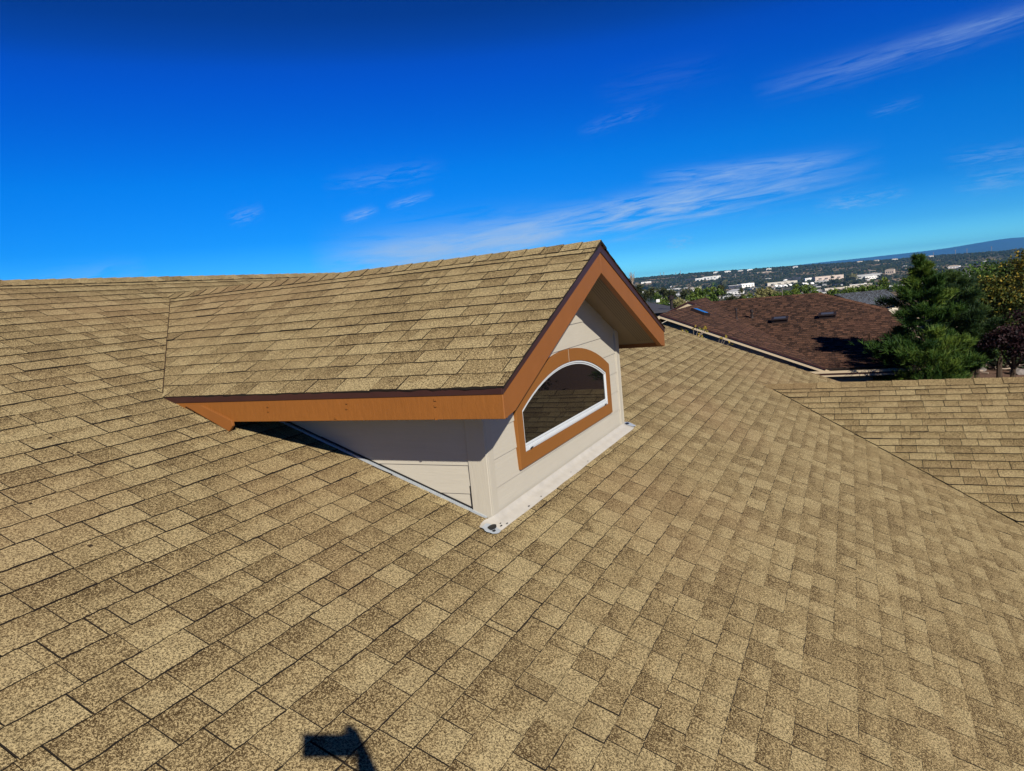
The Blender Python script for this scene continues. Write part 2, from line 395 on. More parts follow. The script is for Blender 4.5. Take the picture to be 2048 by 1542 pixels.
TABS = []           # (screen size, plane, poly, v0, E, hb, tone, roofkey)
def lay(plane, key, u_range, v_start, v_end, E, clips, rg, wmin=.14, wmax=.34, skip=None, hb=(.0035, .0065), hv=None):
    v = v_start; k = 0; lastd = False
    while v < v_end-.01:
        u = u_range[0]-rg.uniform(0, .3)
        dv = rg.uniform(-.003, .003); ph = rg.uniform(0, 6); cb = rg.uniform(*hb)
        while u < u_range[1]:
            r_ = rg.random()
            w = rg.uniform(wmin, wmax) if r_ > .08 else rg.uniform(.045, .10)
            g = rg.choice((.003, .0036, .0042, .005, .007))
            lastd = not lastd if rg.random() < .7 else lastd; tA_ = rg.choice((.38, .5, .66) if lastd else (.02, .10, .2))+rg.uniform(-.06, .06); tone = (tA_, tA_+(rg.choice((-.22, .22)) if rg.random() < .35 else rg.uniform(-.05, .05)), rg.choice((.1, .5, .8, 1., 1.))*rg.uniform(.8, 1.1))
            top = min(v+E+.012, v_end+(.012 if key == 'main' and plane is PM and v_end < 0 else 0))
            if top-v > .02:
                segs = 6; bot = []
                for i in range(segs+1):
                    uu = u+g/2+(w-g)*i/segs
                    bot.append((uu, v+dv+.0022*math.sin(uu*2.1+ph)+rg.uniform(-.0022, .0022)))
                poly = [(u+g/2+rg.uniform(-.001, .001), top)] + bot + [(u+w-g/2+rg.uniform(-.001, .001), top)]
                for (a, b_, s_) in (clips(u+w/2, v) if callable(clips) else clips):
                    if len(poly) > 2: poly = clip(poly, a, b_, s_)
                if len(poly) > 2 and area(poly) > 2e-4 and not (skip and skip(u+w/2, v+E/2)):
                    c = plane.P(u+w/2, v+E/2); q = c-CAM; D = q.length; z = q.dot(cf)
                    size = 0
                    if z > .2:
                        px = 1024+FPX*q.dot(cr)/z; py = 771-FPX*q.dot(cu)/z
                        if -20 < px < 2068 and -20 < py < 1560: size = area(poly)*abs(plane.N.dot(q/D))/D**2
                    TABS.append((size, plane, poly, v+dv, E, cb+rg.uniform(-.001, .0018)+(.003 if rg.random() < .07 else 0), tone, key))
            u += w
        v += E; k += 1
def tab_faces(mb, T):
    size, pl, poly, v0, E, hb, tone, key = T
    n = len(poly)
    H = lambda v: hb-(max(0, v-v0))/(E+.012)*(hb-.0006)
    vt = [pl.P(u, v, H(v)) for u, v in poly]
    cu_ = sum(q[0] for q in poly)/n; vb = []
    hsh = math.sin(v0*91.7+cu_*37.3)*.5+.5
    for i, (u, v) in enumerate(poly):                # the cut edge flares out a little towards its foot
        k = .0006+.0044*((math.sin(u*973.1+v0*57.7)*.5+.5)**2) * (.25+hsh)
        vb.append(pl.P(u+(.0028 if u > cu_ else -.0028), v-(k if v < v0+E*.5 else 0), -.004 if hb < .02 else -.006))
    if isinstance(tone, tuple): tA, tB, bs = tone
    else: tA = tB = tone; bs = .2
    u0_, u1_ = min(q[0] for q in poly), max(q[0] for q in poly)
    def TN(u, v): k = (u-u0_)/max(1e-4, u1_-u0_); k = k*k*(3-2*k); return (tA+(tB-tA)*k, min(1.0, max(0, (v-v0)/E)), bs)
    tn = [TN(u, v) for u, v in poly]
    vmax = max(v for u, v in poly)
    # worn rim without granules along the butt: top face starts a few millimetres back
    rim = [(u, v+((.0002+.0026*(math.sin(u*731+v0*177)*.5+.5)**2)*(.3+hsh) if v < v0+.012 else 0)) for u, v in poly]
    vr_ = [pl.P(u, v, H(v)) for u, v in rim]
    fs = [tuple(range(2*n, 3*n))]; ms = [0]
    for i in range(n):
        j = (i+1) % n
        if poly[i][1] > vmax-1e-4 and poly[j][1] > vmax-1e-4: continue
        fs.append((i, n+i, n+j, j)); ms.append(1)
        if poly[i][1] < v0+.012 or poly[j][1] < v0+.012: fs.append((2*n+i, i, j, 2*n+j)); ms.append(1)
    mb.add(vt+vb+vr_, fs, ms, tn+tn+tn)

rg = random.Random(11)
PM = Plane((0, 0, 0), (1, 0, 0), (0, math.cos(TH), math.sin(TH)))
v_ridge = YR/math.cos(TH); v_eave = YE/math.cos(TH)
k0 = math.floor((v_eave-1.79)/.1283)
# valley with the wing: left valley and right valley
def uvM(x, y): return (x, y/math.cos(TH))
dvx = -ZC/PC  # not used directly; valley: ZC-(XC-x)*PC = y*tt
yv = lambda x: (ZC-(abs(XC-x))*PC)/tt
vl = (uvM(XC-6, yv(XC-6)), uvM(XC, YC)); vr = (uvM(XC, YC), uvM(XC+6, yv(XC+6)))
def skipM(u, v):
    y = v*math.cos(TH)
    if abs(u) < WW-.22 and .16 < y < 3.5 and y*tt < ZR-abs(u)*tp-.14: return True
    return v < uvM(u, yv(u)-.30)[1] if XC-6 < u < XC+6 else False
def clipsM(u, v):
    L = [((XL, -9), (XL, 9), -1), ((XR, -9), (XR, 9), 1)]
    if XC-5.5 < u <= XC: L.append((vl[0], vl[1], 1))
    elif XC < u < XC+5.5: L.append((vr[0], vr[1], 1))
    return L
vj = 1.79-20*.1283; kl = int((vj-v_eave)/.119)
lay(PM, 'main', (XL, XR), vj-kl*.119, vj, .119, clipsM, rg, skip=skipM, wmin=.14, wmax=.225)
lay(PM, 'main', (XL, XR), vj, v_ridge, .1283, clipsM, rg, skip=skipM, wmin=.145, wmax=.235)
# dormer left slope (courses run along y)
PDL = Plane((0, 0, ZR), (0, -1, 0), (math.cos(PH), 0, math.sin(PH)))      # u towards the front, v up to the ridge (v=0)
vE = -WE/math.cos(PH)
yI = ZR/tt
yeI = ZE/tt
aV = (-yI, 0.0); bV = (-yeI, vE)                                            # valley in (u, v)
lay(PDL, 'dormer', (-3.9, OV), vE-.006, 0, .1275, [((OV+.012, -9), (OV+.012, 9), 1), (bV, aV, -1)], rg, wmin=.15, wmax=.27)
PDR = Plane((0, 0, ZR), (0, 1, 0), (-math.cos(PH), 0, math.sin(PH)))
aW = (yI, 0.0); bW = (yeI, vE)
lay(PDR, 'dormer', (-OV-.01, 3.9), vE-.006, 0, .1275, [((-OV-.012, -9), (-OV-.012, 9), -1), (bW, aW, 1)], rg, wmin=.2, wmax=.36)
# wing, left slope faces -x, ridge runs along y at XC
PSI = math.atan(PC)
PWL = Plane((XC, 0, ZC), (0, -1, 0), (math.cos(PSI), 0, math.sin(PSI)))
vW = -5.2/math.cos(PSI); YWF = -10.0
gV = .015; aX = (-YC, 0.0); xq = XC-5.2; bX = (-yv(xq), vW); aXc = (aX[0]+gV, 0.0); bXc = (bX[0]+gV, bX[1])
lay(PWL, 'wing', (.5, -YWF), vW, 0, .1275, [((-YWF, -99), (-YWF, 99), 1), (bXc, aXc, -1)], rg, wmin=.13, wmax=.25, hb=(.006, .0095))
PWR = Plane((XC, 0, ZC), (0, 1, 0), (-math.cos(PSI), 0, math.sin(PSI)))
aY = (YC, 0.0); bY = (yv(XC+3), -3/math.cos(PSI))
lay(PWR, 'wing', (YWF, -.5), -3.2, 0, .1275, [((YWF, -99), (YWF, 99), -1), (bY, aY, 1)], rg, wmin=.2, wmax=.36)
# back slope of the main roof
PB = Plane((0, 2*YR, 0), (-1, 0, 0), (0, -math.cos(TH), math.sin(TH)))
lay(PB, 'main', (-XR, -XL), v_ridge-3.0, v_ridge, .1283, [((-XR, -9), (-XR, 9), -1), ((-XL, -9), (-XL, 9), 1)], rg, wmin=.2, wmax=.36)

# roof decks
def deck(name, polys, th=.04, mt=None):
    mb = MB()
    for pl, poly in polys:
        mb.prism([pl.P(u, v, -.004) for u, v in poly], -pl.N*th)
    return mb.build(name, mt or M_felt, house)
v_b = vj-kl*.119
roof_main = deck('roof', [(PM, [(XL, v_b), (XR, v_b), (XR, v_ridge), (XL, v_ridge)]), (PB, [(-XR, v_b), (-XL, v_b), (-XL, v_ridge), (-XR, v_ridge)])])
roof_dorm = deck('dormer_roof', [(PDL, [(OV, vE), (OV, 0), aV, bV]), (PDR, [(-OV, vE), bW, aW, (-OV, 0)])], .02)
roof_wing = deck('wing_roof', [(PWL, [(-YWF, vW), (-YWF, 0), aX, bX]), (PWR, [(YWF, -3.2), (-.9+yv(XC+3), -3.2), bY, aY, (YWF, 0)])], .03)
KEY = {'main': roof_main, 'dormer': roof_dorm, 'wing': roof_wing}
TABS.sort(key=lambda T: -T[0])
for T in TABS[:300]:
    mb = MB(); tab_faces(mb, T)
    c = T[1].P(sum(q[0] for q in T[2])/len(T[2]), sum(q[1] for q in T[2])/len(T[2]))
    mb.build('shingle', [M_sh, M_edge], KEY[T[7]], fix=False, origin=c)
mb = MB()
for T in TABS[300:]: tab_faces(mb, T)
tag(mb.build('shingle_courses', [M_sh, M_edge], house, fix=False), kind='stuff')

# ridge caps: folded pieces, each lapping the one before
def caps(A, B, sA, sB, half, E, rg, parent, lift=.012, name='ridge_cap', mats=None, single=60, tonef=None):
    """A -> B along the ridge; sA, sB: unit vectors going down each side"""
    A, B = Vector(A), Vector(B); d = (B-A).normalized(); L = (B-A).length
    up = -(Vector(sA)+Vector(sB)).normalized(); s = 0; rest = MB(); items = []
    nA = Vector(sA).cross(d); nA = nA if nA.z > 0 else -nA; nB = Vector(sB).cross(d); nB = nB if nB.z > 0 else -nB
    while s < L:
        e = min(s+E+.03, L+.01); h0, h1 = lift*.95+rg.uniform(0, .002), lift*.55
        tone = tonef(rg) if tonef else rg.choice((.2, .35, .5, .65, .95))+rg.uniform(-.06, .06)
        hw = half+rg.uniform(-.004, .004)
        def row(s_, h, k=0):
            p = A+d*s_; hw_ = hw+k
            return [p+Vector(sA)*hw_+nA*(h), p+Vector(sA)*.02+nA*(h+.001), p+up*(h+.004), p+Vector(sB)*.02+nB*(h+.001), p+Vector(sB)*hw_+nB*h]
        r1, r2 = row(s, h1), row(e, h0)   # the lapping (thick) end is at e, so pieces stack towards A
        b1, b2 = row(s, -.006, .004), row(e+.002, -.006, .004)
        vs = r1+r2+b1+b2; fs = [(i, i+1, 6+i, 5+i) for i in range(4)]; ms = [0]*4
        fs += [(5+i, 6+i, 16+i, 15+i) for i in range(4)]; ms += [1]*4
        fs += [(0, 5, 15, 10), (4, 14, 19, 9)]; ms += [1, 1]
        items.append((vs, fs, ms, (tone, .2, 0), A+d*(s+e)/2)); s += E
    for k, (vs, fs, ms, tn, c) in enumerate(items):
        mb = MB(); mb.add(vs, fs, ms, tn)
        if k < single: mb.build(name, mats or [M_sh, M_edge], parent, fix=False, origin=c)
        else: rest.add(vs, fs, ms, tn)
    if rest.v: tag(rest.build(name+'s', mats or [M_sh, M_edge], house if parent in KEY.values() else parent, fix=False), kind='stuff')
dnL = Vector((-math.cos(PH), 0, -math.sin(PH))); dnR = Vector((math.cos(PH), 0, -math.sin(PH)))
caps((0, yI+.1, ZR), (0, -OV-.005, ZR), dnL, dnR, .105, .13, rg, roof_dorm)
sF = Vector((0, -math.cos(TH), -math.sin(TH))); sBk = Vector((0, math.cos(TH), -math.sin(TH)))
caps((-2.6, YR, YR*tt), (3.2, YR, YR*tt), sF, sBk, .125, .135, rg, roof_main, .014)
caps((3.2, YR, YR*tt), (XR, YR, YR*tt), sF, sBk, .125, .135, rg, roof_main, .014, single=0)
caps((XL, YR, YR*tt), (-2.6, YR, YR*tt), sF, sBk, .125, .135, rg, roof_main, .014, single=0)
wL = Vector((-math.cos(PSI), 0, -math.sin(PSI))); wR = Vector((math.cos(PSI), 0, -math.sin(PSI)))
caps((XC, YWF, ZC), (XC, YC+.1, ZC), wL, wR, .13, .27, rg, roof_wing, .014, single=60, tonef=lambda r: r.choice((.2, .35, .55, .9)))

# ------------------------------------------------------------------ dormer trim
def board(name, poly, dv, mt, parent=house, label=None):
    mb = MB(); mb.prism(poly, dv); o = mb.build(name, mt, parent)
    bv = o.modifiers.new('edge', 'BEVEL'); bv.width = .0015; bv.segments = 1; bv.limit_method = 'ANGLE'
    if label: o['label'] = label
    return o
TB = .038
yF = -OV
# rake boards on the gable front (left, right): drip strip over board
zt_l = lambda x, d: ZR-abs(x)*tp-d
for s in (-1, 1):
    X = WE*s
    board('drip_edge', [(0, yF-.006, ZR-.006), (X+.004*s, yF-.006, ZE-.006), (X+.004*s, yF-.006, ZE-.038), (0, yF-.006, ZR-.062)], (0, .02, 0), M_drip)
    X1 = X-.0005*s; rb = board('fascia_board', [(0.001*s, yF, ZR-.055), (X1, yF, ZE-.034), (X1, yF, ZE-.1525), (X*.925, yF, ZE-.134), (0.001*s, yF, ZR-.192)], (0, TB, 0), M_fasR)
    # eave board and its drip strip, back to where they meet the main roof
    zb = ZE-.152; yb = zb/tt; yt_ = (ZE-.03)/tt
    board('fascia_board', [(X+.002*s, yF+.0015, ZE-.032), (X+.002*s, yt_, ZE-.032), (X+.002*s, yb+.02, zb), (X+.002*s, yF+.0015, zb)], (-TB*s, 0, 0), M_fasE)
    board('drip_edge', [(X+.006*s, yF, ZE-.004), (X+.006*s, yeI+.02, ZE-.004), (X+.006*s, yeI-.06, ZE-.038), (X+.006*s, yF, ZE-.038)], (-.004*s, 0, 0), M_drip)
# nail heads on the left eave board
mb = MB()
for px, py in ((536, 812), (537, 821), (694, 805), (694, 816), (871, 799), (872, 811), (873, 837), (672, 835)):
    P = hit(px, py, (-WE, 0, 0), (1, 0, 0)); mb.box((-WE-.003, P.y, P.z), (.009, .012, .012))
mb.build('nail_head', M_fasE, house)
# tail board lying along the main roof at the foot of the eave board
q = [hit(x, y, (-WE-.02, 0, 0), (1, 0, 0)) for x, y in ((368, 811), (402, 811), (452, 836), (463, 842), (465, 852), (458, 863))]
board('tail_board', q, (.018, 0, 0), M_fasR)
# soffit under both slopes
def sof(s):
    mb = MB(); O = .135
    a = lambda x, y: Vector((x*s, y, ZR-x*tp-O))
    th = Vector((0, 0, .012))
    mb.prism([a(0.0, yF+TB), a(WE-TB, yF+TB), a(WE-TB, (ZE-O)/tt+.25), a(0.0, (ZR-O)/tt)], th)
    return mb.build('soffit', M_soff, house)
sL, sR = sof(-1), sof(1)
# perforated vent strips: long raised strip with rows of slots
def vent(s, x0, x1, y0, y1, along_y, par):
    O = .137; a = lambda x, y, o=O: Vector((x*s, y, ZR-x*tp-o))
    mb = MB(); mb.prism([a(x0, y0), a(x1, y0), a(x1, y1), a(x0, y1)], (0, 0, -.003))
    vs = mb.build('vent_strip', M_soff, par)
    mh = MB()
    nx = int((x1-x0)/.0165); ny = int((y1-y0)/.0165)
    for i in range(nx):
        for j in range(ny):
            xx = x0+(i+.3)*(x1-x0)/nx; yy = y0+(j+.3)*(y1-y0)/ny; w_, h_ = .0075, .0075
            if along_y: h_ = .0085
            mh.add([a(xx, yy, O+.004), a(xx+w_, yy, O+.004), a(xx+w_, yy+h_, O+.004), a(xx, yy+h_, O+.004)], [(0, 1, 2, 3)])
    tag(mh.build('vent_slots', M_black, par, fix=False), kind='stuff')
vent(1, .08, WE-.12, yF+.07, yF+.20, False, sR)

# walls
mb = MB()
zin = lambda x: ZR-abs(x)*tp-.13
mb.prism([(-WW+.02, .0015, -.1), (WW-.02, .0015, -.1), (WW-.02, .0015, zin(WW)), (0, .0015, zin(0)), (-WW+.02, .0015, zin(WW))], (0, .1, 0))
yy1 = (ZE-.1)/tt
for s in (-1, 1):
    x = s*(WW-.004)
    mb.prism([(x, .1, -.1), (x, .1, zin(WW)), (x, zin(WW)/tt+.1, zin(WW)), (x, .4, -.05)], (-s*.08, 0, 0))
wall = mb.build('dormer_wall', M_side, house)
# siding: lap boards on the front and on both cheeks
EX = .1545
def lap_front(z0):
    z1 = z0+EX; zt = [min(z1, zin(WW)), z1]
    poly = [(-WW+.03, z0), (WW-.03, z0), (WW-.03, z1), (-WW+.03, z1)]
    poly = clip(poly, (0, zin(0)), (2, zin(2)), -1); 
    poly = clip(poly, (-2, zin(2)), (0, zin(0)), -1)
    if len(poly) < 3: return
    mb = MB(); n = len(poly)
    dy = lambda z: -.0075+(.006)*(z-z0)/EX
    mb.add([(x, dy(z), z) for x, z in poly]+[(x, .0015, z) for x, z in poly],
           [tuple(range(n)), tuple(range(n, 2*n))[::-1]]+[(i, (i+1) % n, n+(i+1) % n, n+i) for i in range(n)])
    mb.build('siding_board', M_side, wall)
z = -.006
while z < zin(0)-.03:
    lap_front(z); z += EX
for s in (-1, 1):
    z = -.014
    while z < zin(WW)-.02:
        z0, z1 = z, min(z+EX, zin(WW)); ya = .098
        y0, y1 = max(ya, z0/tt-.02), z1/tt-.02
        if y1 > ya+.01:
            # plank bottom starts at the roof
            pts = [(ya, z0)] if z0 > 0 else []
            poly = [(ya, max(z0, 0)), (max(ya, z0/tt), max(z0, 0)), (z1/tt, z1), (ya, z1)]
            if poly[1][0]-poly[0][0] < 1e-3: poly = [poly[0]]+poly[2:]
            n = len(poly); dx = lambda zz: s*(WW+.0075-.006*(zz-z0)/EX)
            mb = MB(); mb.add([(dx(zz), yy, zz) for yy, zz in poly]+[(s*(WW-.003), yy, zz) for yy, zz in poly],
                              [tuple(range(n)), tuple(range(n, 2*n))[::-1]]+[(i, (i+1) % n, n+(i+1) % n, n+i) for i in range(n)])
            mb.build('siding_board', M_side, wall)
        z += EX
# corner boards
for s in (-1, 1):
    X = s*WW
    def cb(x0, x1, y0, y1, zb0, zb1):
        mb = MB(); zt = min(zin(x0), zin(x1))
        mb.add([(x0, y0, zb0), (x1, y0, zb0), (x1, y1, zb1), (x0, y1, zb1), (x0, y0, zin(x0)), (x1, y0, zin(x1)), (x1, y1, zin(x1)), (x0, y1, zin(x0))],
               [(0, 1, 2, 3), (4, 5, 6, 7), (0, 1, 5, 4), (1, 2, 6, 5), (2, 3, 7, 6), (3, 0, 4, 7)])
        o = mb.build('corner_board', M_corner, wall); bv = o.modifiers.new('e', 'BEVEL'); bv.width = .003; bv.segments = 2
    cb(X+s*.014, X-s*.004, -.016, .096, 0.004, .04)          # broad face on the cheek
    cb(X-s*.0045, X-s*.072, -.0155, .0, 0.004, .004)         # narrow face on the front
# window
WX = .034
def arc_pts(half, z0, ztop_c, Rr, n=18):
    zc = ztop_c-Rr; out = []
    for i in range(n+1):
        x = half-2*half*i/n; out.append((WX+x, zc+math.sqrt(Rr*Rr-x*x)))
    return out
win = empty('window', (WX, 0, .25+5.3)); win.parent = house
def ring(outer, inner, y0, y1, name, mt, par):
    n = len(outer); mb = MB()
    P = lambda L, y: [(x, y, z) for x, z in L]
    mb.add(P(outer, y0)+P(inner, y0)+P(outer, y1)+P(inner, y1),
           [(i, (i+1) % n, n+(i+1) % n, n+i) for i in range(n)] + [(2*n+i, 3*n+i, 3*n+(i+1) % n, 2*n+(i+1) % n) for i in range(n)] +
           [(i, 2*n+i, 2*n+(i+1) % n, (i+1) % n) for i in range(n)] + [(n+i, n+(i+1) % n, 3*n+(i+1) % n, 3*n+i) for i in range(n)])
    o = mb.build(name, mt, par); bv = o.modifiers.new('e', 'BEVEL'); bv.width = .002; bv.segments = 2; bv.limit_method = 'ANGLE'; bv.angle_limit = R(50)
    return o
def shape(half, zb, ztop, Rr): return [(WX-half, zb), (WX+half, zb)]+arc_pts(half, zb, ztop, Rr)
# casing in three pieces: arch, two jambs joined to a bottom board
fo = shape(.782, .253, .676, 1.80); fi = shape(.722, .300, .632, 1.76)
co = shape(.866, .170, .764, 1.885); ci = shape(.783, .252, .677, 1.80)
ring(co, ci, -.024, .0005, 'casing', M_case, win)
ring(fo, shape(.768, .284, .664, 1.785), -.019, -.004, 'frame', M_white, win)
ring(shape(.7675, .2845, .6635, 1.785), shape(.757, .298, .653, 1.775), -.0135, -.004, 'sash', M_white, win)
mb = MB(); gp = shape(.760, .294, .656, 1.778); mb.prism([(x, -.0095, z) for x, z in gp], (0, .003, 0)); mb.build('pane', M_glass, win)
for x in (-.66, .75):
    mb = MB(); mb.box((x, -.0205, .262), (.035, .006, .008)); mb.box((x-.012, -.0205, .256), (.008, .006, .012)); mb.build('weep_cover', M_black, win)
mb = MB(); mb.box((WX, -.0205, .269), (1.44, .006, .012)); mb.build('sill_track', M_white, win)
# thin unpainted caulk gaps where the casing boards meet
mb = MB(); mb.box((WX+.02, -.0243, .72), (.0025, .0015, .085)); mb.build('casing_joint', M_side, win)
# flashing: apron along the front foot, crimped, with rounded ends
def apron():
    mb = MB(); n = 60; rows = []
    for i in range(n+1):
        u = -1.345+2.63*i/n
        e = min(1, (u+1.345)/.06, (1.285-u)/.05)
        w = .088+.006*mnoise.noise(Vector((u*3, 0, 1)))
        lo_ = -w*(.45+.55*math.sqrt(max(0, e)))/math.cos(TH)
        cr_ = .011+.002*mnoise.noise(Vector((u*7, 3, 1)))
        inside = -WW-.01 < u < WW+.01
        r_ = [PM.P(u, lo_, .0055), PM.P(u, lo_+.004, cr_-.002), PM.P(u, lo_*.5, cr_+.0015*mnoise.noise(Vector((u*9, 1, 5)))), PM.P(u, -.022 if inside else -.004, cr_+.001)]
        r_.append(Vector((u, -.017, .024)) if inside else PM.P(u, .018*max(0, e), .010))
        rows.append(r_)
    vs = [p for r_ in rows for p in r_]
    mb.add(vs, [(i*5+k, (i+1)*5+k, (i+1)*5+k+1, i*5+k+1) for i in range(n) for k in range(4)])
    return mb.build('flashing', M_flash, house, smooth=True)
fl = apron()
def patch(cx, cy, rx, ry, h, mt, name, seed, par):
    mb = MB(); n = 22; vs = [PM.P(cx, cy, h+.001)]
    for i in range(n):
        a = 2*math.pi*i/n; k = 1+.35*mnoise.noise(Vector((math.cos(a)*1.7, math.sin(a)*1.7, seed)))
        vs.append(PM.P(cx+rx*k*math.cos(a), cy+ry*k*math.sin(a), h-.001))
    mb.add(vs, [(0, i+1, (i+1) % n+1) for i in range(n)]); return mb.build(name, mt, par, smooth=True)
patch(-1.315, -.055, .045, .048, .0155, M_zinc, 'metal_patch', 1, fl)
patch(-1.30, -.052, .040, .017, .0185, M_tar, 'tar_smear', 5, fl)
patch(-1.325, -.075, .014, .007, .0185, M_tar, 'tar_smear', 2, fl)
patch(1.262, -.04, .045, .045, .0155, M_zinc, 'metal_patch', 3, fl)
patch(1.25, -.024, .035, .013, .0185, M_tar, 'tar_smear', 8, fl)
for (x, y, r_) in ((-1.24, -.075, .007), (-1.22, -.06, .005), (-1.19, -.085, .006), (-.9, -.082, .006), (-.72, -.08, .005), (-.2, -.07, .004), (.1, -.082, .005)):
    patch(x, y, r_*1.6, r_*.6, .0150, M_tar, 'tar_speck', x*9, fl)
# step flashing strip on the left cheek
mb = MB()
mb.prism([PM.P(-WW-.020, .02/math.cos(TH), .004), PM.P(-WW-.020, 2.0, .004), PM.P(-WW-.020, 2.0, .016), PM.P(-WW-.020, .02/math.cos(TH), .016)], (.018, 0, 0))
mb.build('step_flashing', M_zinc, house)
mb = MB()
mb.prism([PM.P(WW+.004, .02, .004), PM.P(WW+.004, 2.0, .004), PM.P(WW+.004, 2.0, .016), PM.P(WW+.004, .02, .016)], (.018, 0, 0))
mb.build('step_flashing', M_zinc, house)

mb = MB()
mb.prism([PM.P(-WW-.0095, .11/math.cos(TH), .017), PM.P(-WW-.0095, 2.0, .017), PM.P(-WW-.0095, 2.0, .025), PM.P(-WW-.0095, .11/math.cos(TH), .025)], (.005, 0, 0))
mb.box((-WW-.0098, .1005, .10), (.003, .004, .17))
mb.build('siding_gap', M_black, house)
# cut line of the left valley
A_ = Vector((0, yI, ZR)); B_v = Vector((-WE, yeI, ZE)); dV = (B_v-A_).normalized(); sV = dV.cross(PM.N).normalized()
mb = MB(); mb.prism([A_+dV*.16+sV*.0022+PM.N*.004, B_v-dV*.05+sV*.0022+PM.N*.004, B_v-dV*.05-sV*.0022+PM.N*.004, A_+dV*.16-sV*.0022+PM.N*.004], PM.N*.007)
mb.build('valley_cut', simple('rusty_valley_cut', (.035, .016, .008), .9, .5, 20), house)
# bits of debris lying on the shingles
for px, py, r_ in ((100, 878, .016), (157, 907, .012), (180, 1094, .015), (602, 928, .012), (730, 1120, .008), (60, 1010, .009)):
    P = hit(px, py, (0, 0, 0), (0, -tt, 1)); mb = MB()
    vs = [P+PM.N*.012]+[P+PM.U*(r_*(1+.5*math.sin(i*2.3+px))*math.cos(i*1.047))+PM.V*(r_*.5*math.sin(i*1.047))+PM.N*.007 for i in range(6)]
    mb.add(vs, [(0, i+1, (i+1) % 6+1) for i in range(6)]); o = mb.build('debris', M_bark_, None, origin=P)
    tag(o, {100: 'dark curled leaf bit on the upper left shingles', 157: 'smaller dark bit just below the leaf bit', 180: 'dark bit of debris on the left shingles halfway down', 602: 'dark speck below the eave shadow', 730: 'tiny dark speck between dormer and phone shadow', 60: 'dark speck near the left edge of the roof'}[px], 'debris')

# turtle vent behind the ridge
P = hit(637, 546.5, (0, YR+.5, 0), (0, 1, 0))
mb = MB(); zb = (2*YR-P.y)*tt
n = 16
for k, (r_, h) in enumerate(((.11, 0), (.11, P.z-zb-.05), (.17, P.z-zb-.045), (.16, P.z-zb-.02), (.10, P.z-zb-.004), (.02, P.z-zb))):
    pass
prof = [(.11, -.02), (.11, P.z-zb-.06), (.17, P.z-zb-.055), (.165, P.z-zb-.025), (.11, P.z-zb-.006), (.01, P.z-zb)]
vs = [(P.x+r_*math.cos(2*math.pi*i/n), P.y+r_*math.sin(2*math.pi*i/n), zb+h) for r_, h in prof for i in range(n)]
mb.add(vs, [(k*n+i, k*n+(i+1) % n, (k+1)*n+(i+1) % n, (k+1)*n+i) for k in range(len(prof)-1) for i in range(n)])
mb.build('roof_vent', M_drip, house, smooth=True)

# rake, fascias, walls of the house below (main and wing)
M_hwall = paint('cream_house_wall', (.55, .47, .37), (1, 1, 12), .4)
mb = MB()
mb.prism([(XR-.5, YE+.5, -5.3), (XR-.5, 2*YR-YE-.5, -5.3), (XR-.5, 2*YR-YE-.5, (YE+.5)*tt-.15), (XR-.5, YR, YR*tt-.15), (XR-.5, YE+.5, (YE+.5)*tt-.15)], (-.15, 0, 0))
mb.prism([(XL+.5, YE+.5, -5.3), (XL+.5, 2*YR-YE-.5, -5.3), (XL+.5, 2*YR-YE-.5, (YE+.5)*tt-.15), (XL+.5, YR, YR*tt-.15), (XL+.5, YE+.5, (YE+.5)*tt-.15)], (.15, 0, 0))
for y in (YE+.5, 2*YR-YE-.65): mb.box(((XL+XR)/2, y+.07, (-5.3+(YE+.5)*tt-.15)/2), (XR-XL-1, .14, 5.3+(YE+.5)*tt-.15))
mb.prism([(XC-4.4, YWF+.5, -5.3), (XC+2.9, YWF+.5, -5.3), (XC+2.9, YWF+.5, ZC-2.9*PC-.15), (XC, YWF+.5, ZC-.15), (XC-4.4, YWF+.5, ZC-4.4*PC-.15)], (0, .15, 0))
mb.box((XC-4.3, (YWF+YE)/2+.4, (-5.3+ZC-4.4*PC-.12)/2), (.15, YE-YWF, 5.3+ZC-4.4*PC-.12))
mb.box((XC+2.8, (YWF+YE)/2+.4, (-5.3+ZC-2.9*PC-.12)/2), (.15, YE-YWF, 5.3+ZC-2.9*PC-.12))
mb.build('wall', M_hwall, house)
for s_, x in ((-1, XL), (1, XR)):
    mb = MB()
    mb.prism([(x, v_b*math.cos(TH), v_b*math.sin(TH)-.008), (x, YR, YR*tt-.008), (x, YR, YR*tt-.19), (x, v_b*math.cos(TH), v_b*math.sin(TH)-.19)], (-.03*s_, 0, 0))
    mb.prism([(x, 2*YR-v_b*math.cos(TH), v_b*math.sin(TH)-.008), (x, YR, YR*tt-.008), (x, YR, YR*tt-.19), (x, 2*YR-v_b*math.cos(TH), v_b*math.sin(TH)-.19)], (-.03*s_, 0, 0))
    mb.build('rake_board', M_fasR, house)
mb = MB(); y = v_b*math.cos(TH); z = v_b*math.sin(TH)
mb.box(((XL+XC-4.2)/2, y-.012, z-.1), (XC-4.2-XL, .03, .18)); mb.box((XR/2+XC/2+1.7, y-.012, z-.1), (XR-XC-3.2 if XR-XC-3.2 > 0 else .2, .03, .18)); mb.build('eave_board', M_fasR, house)

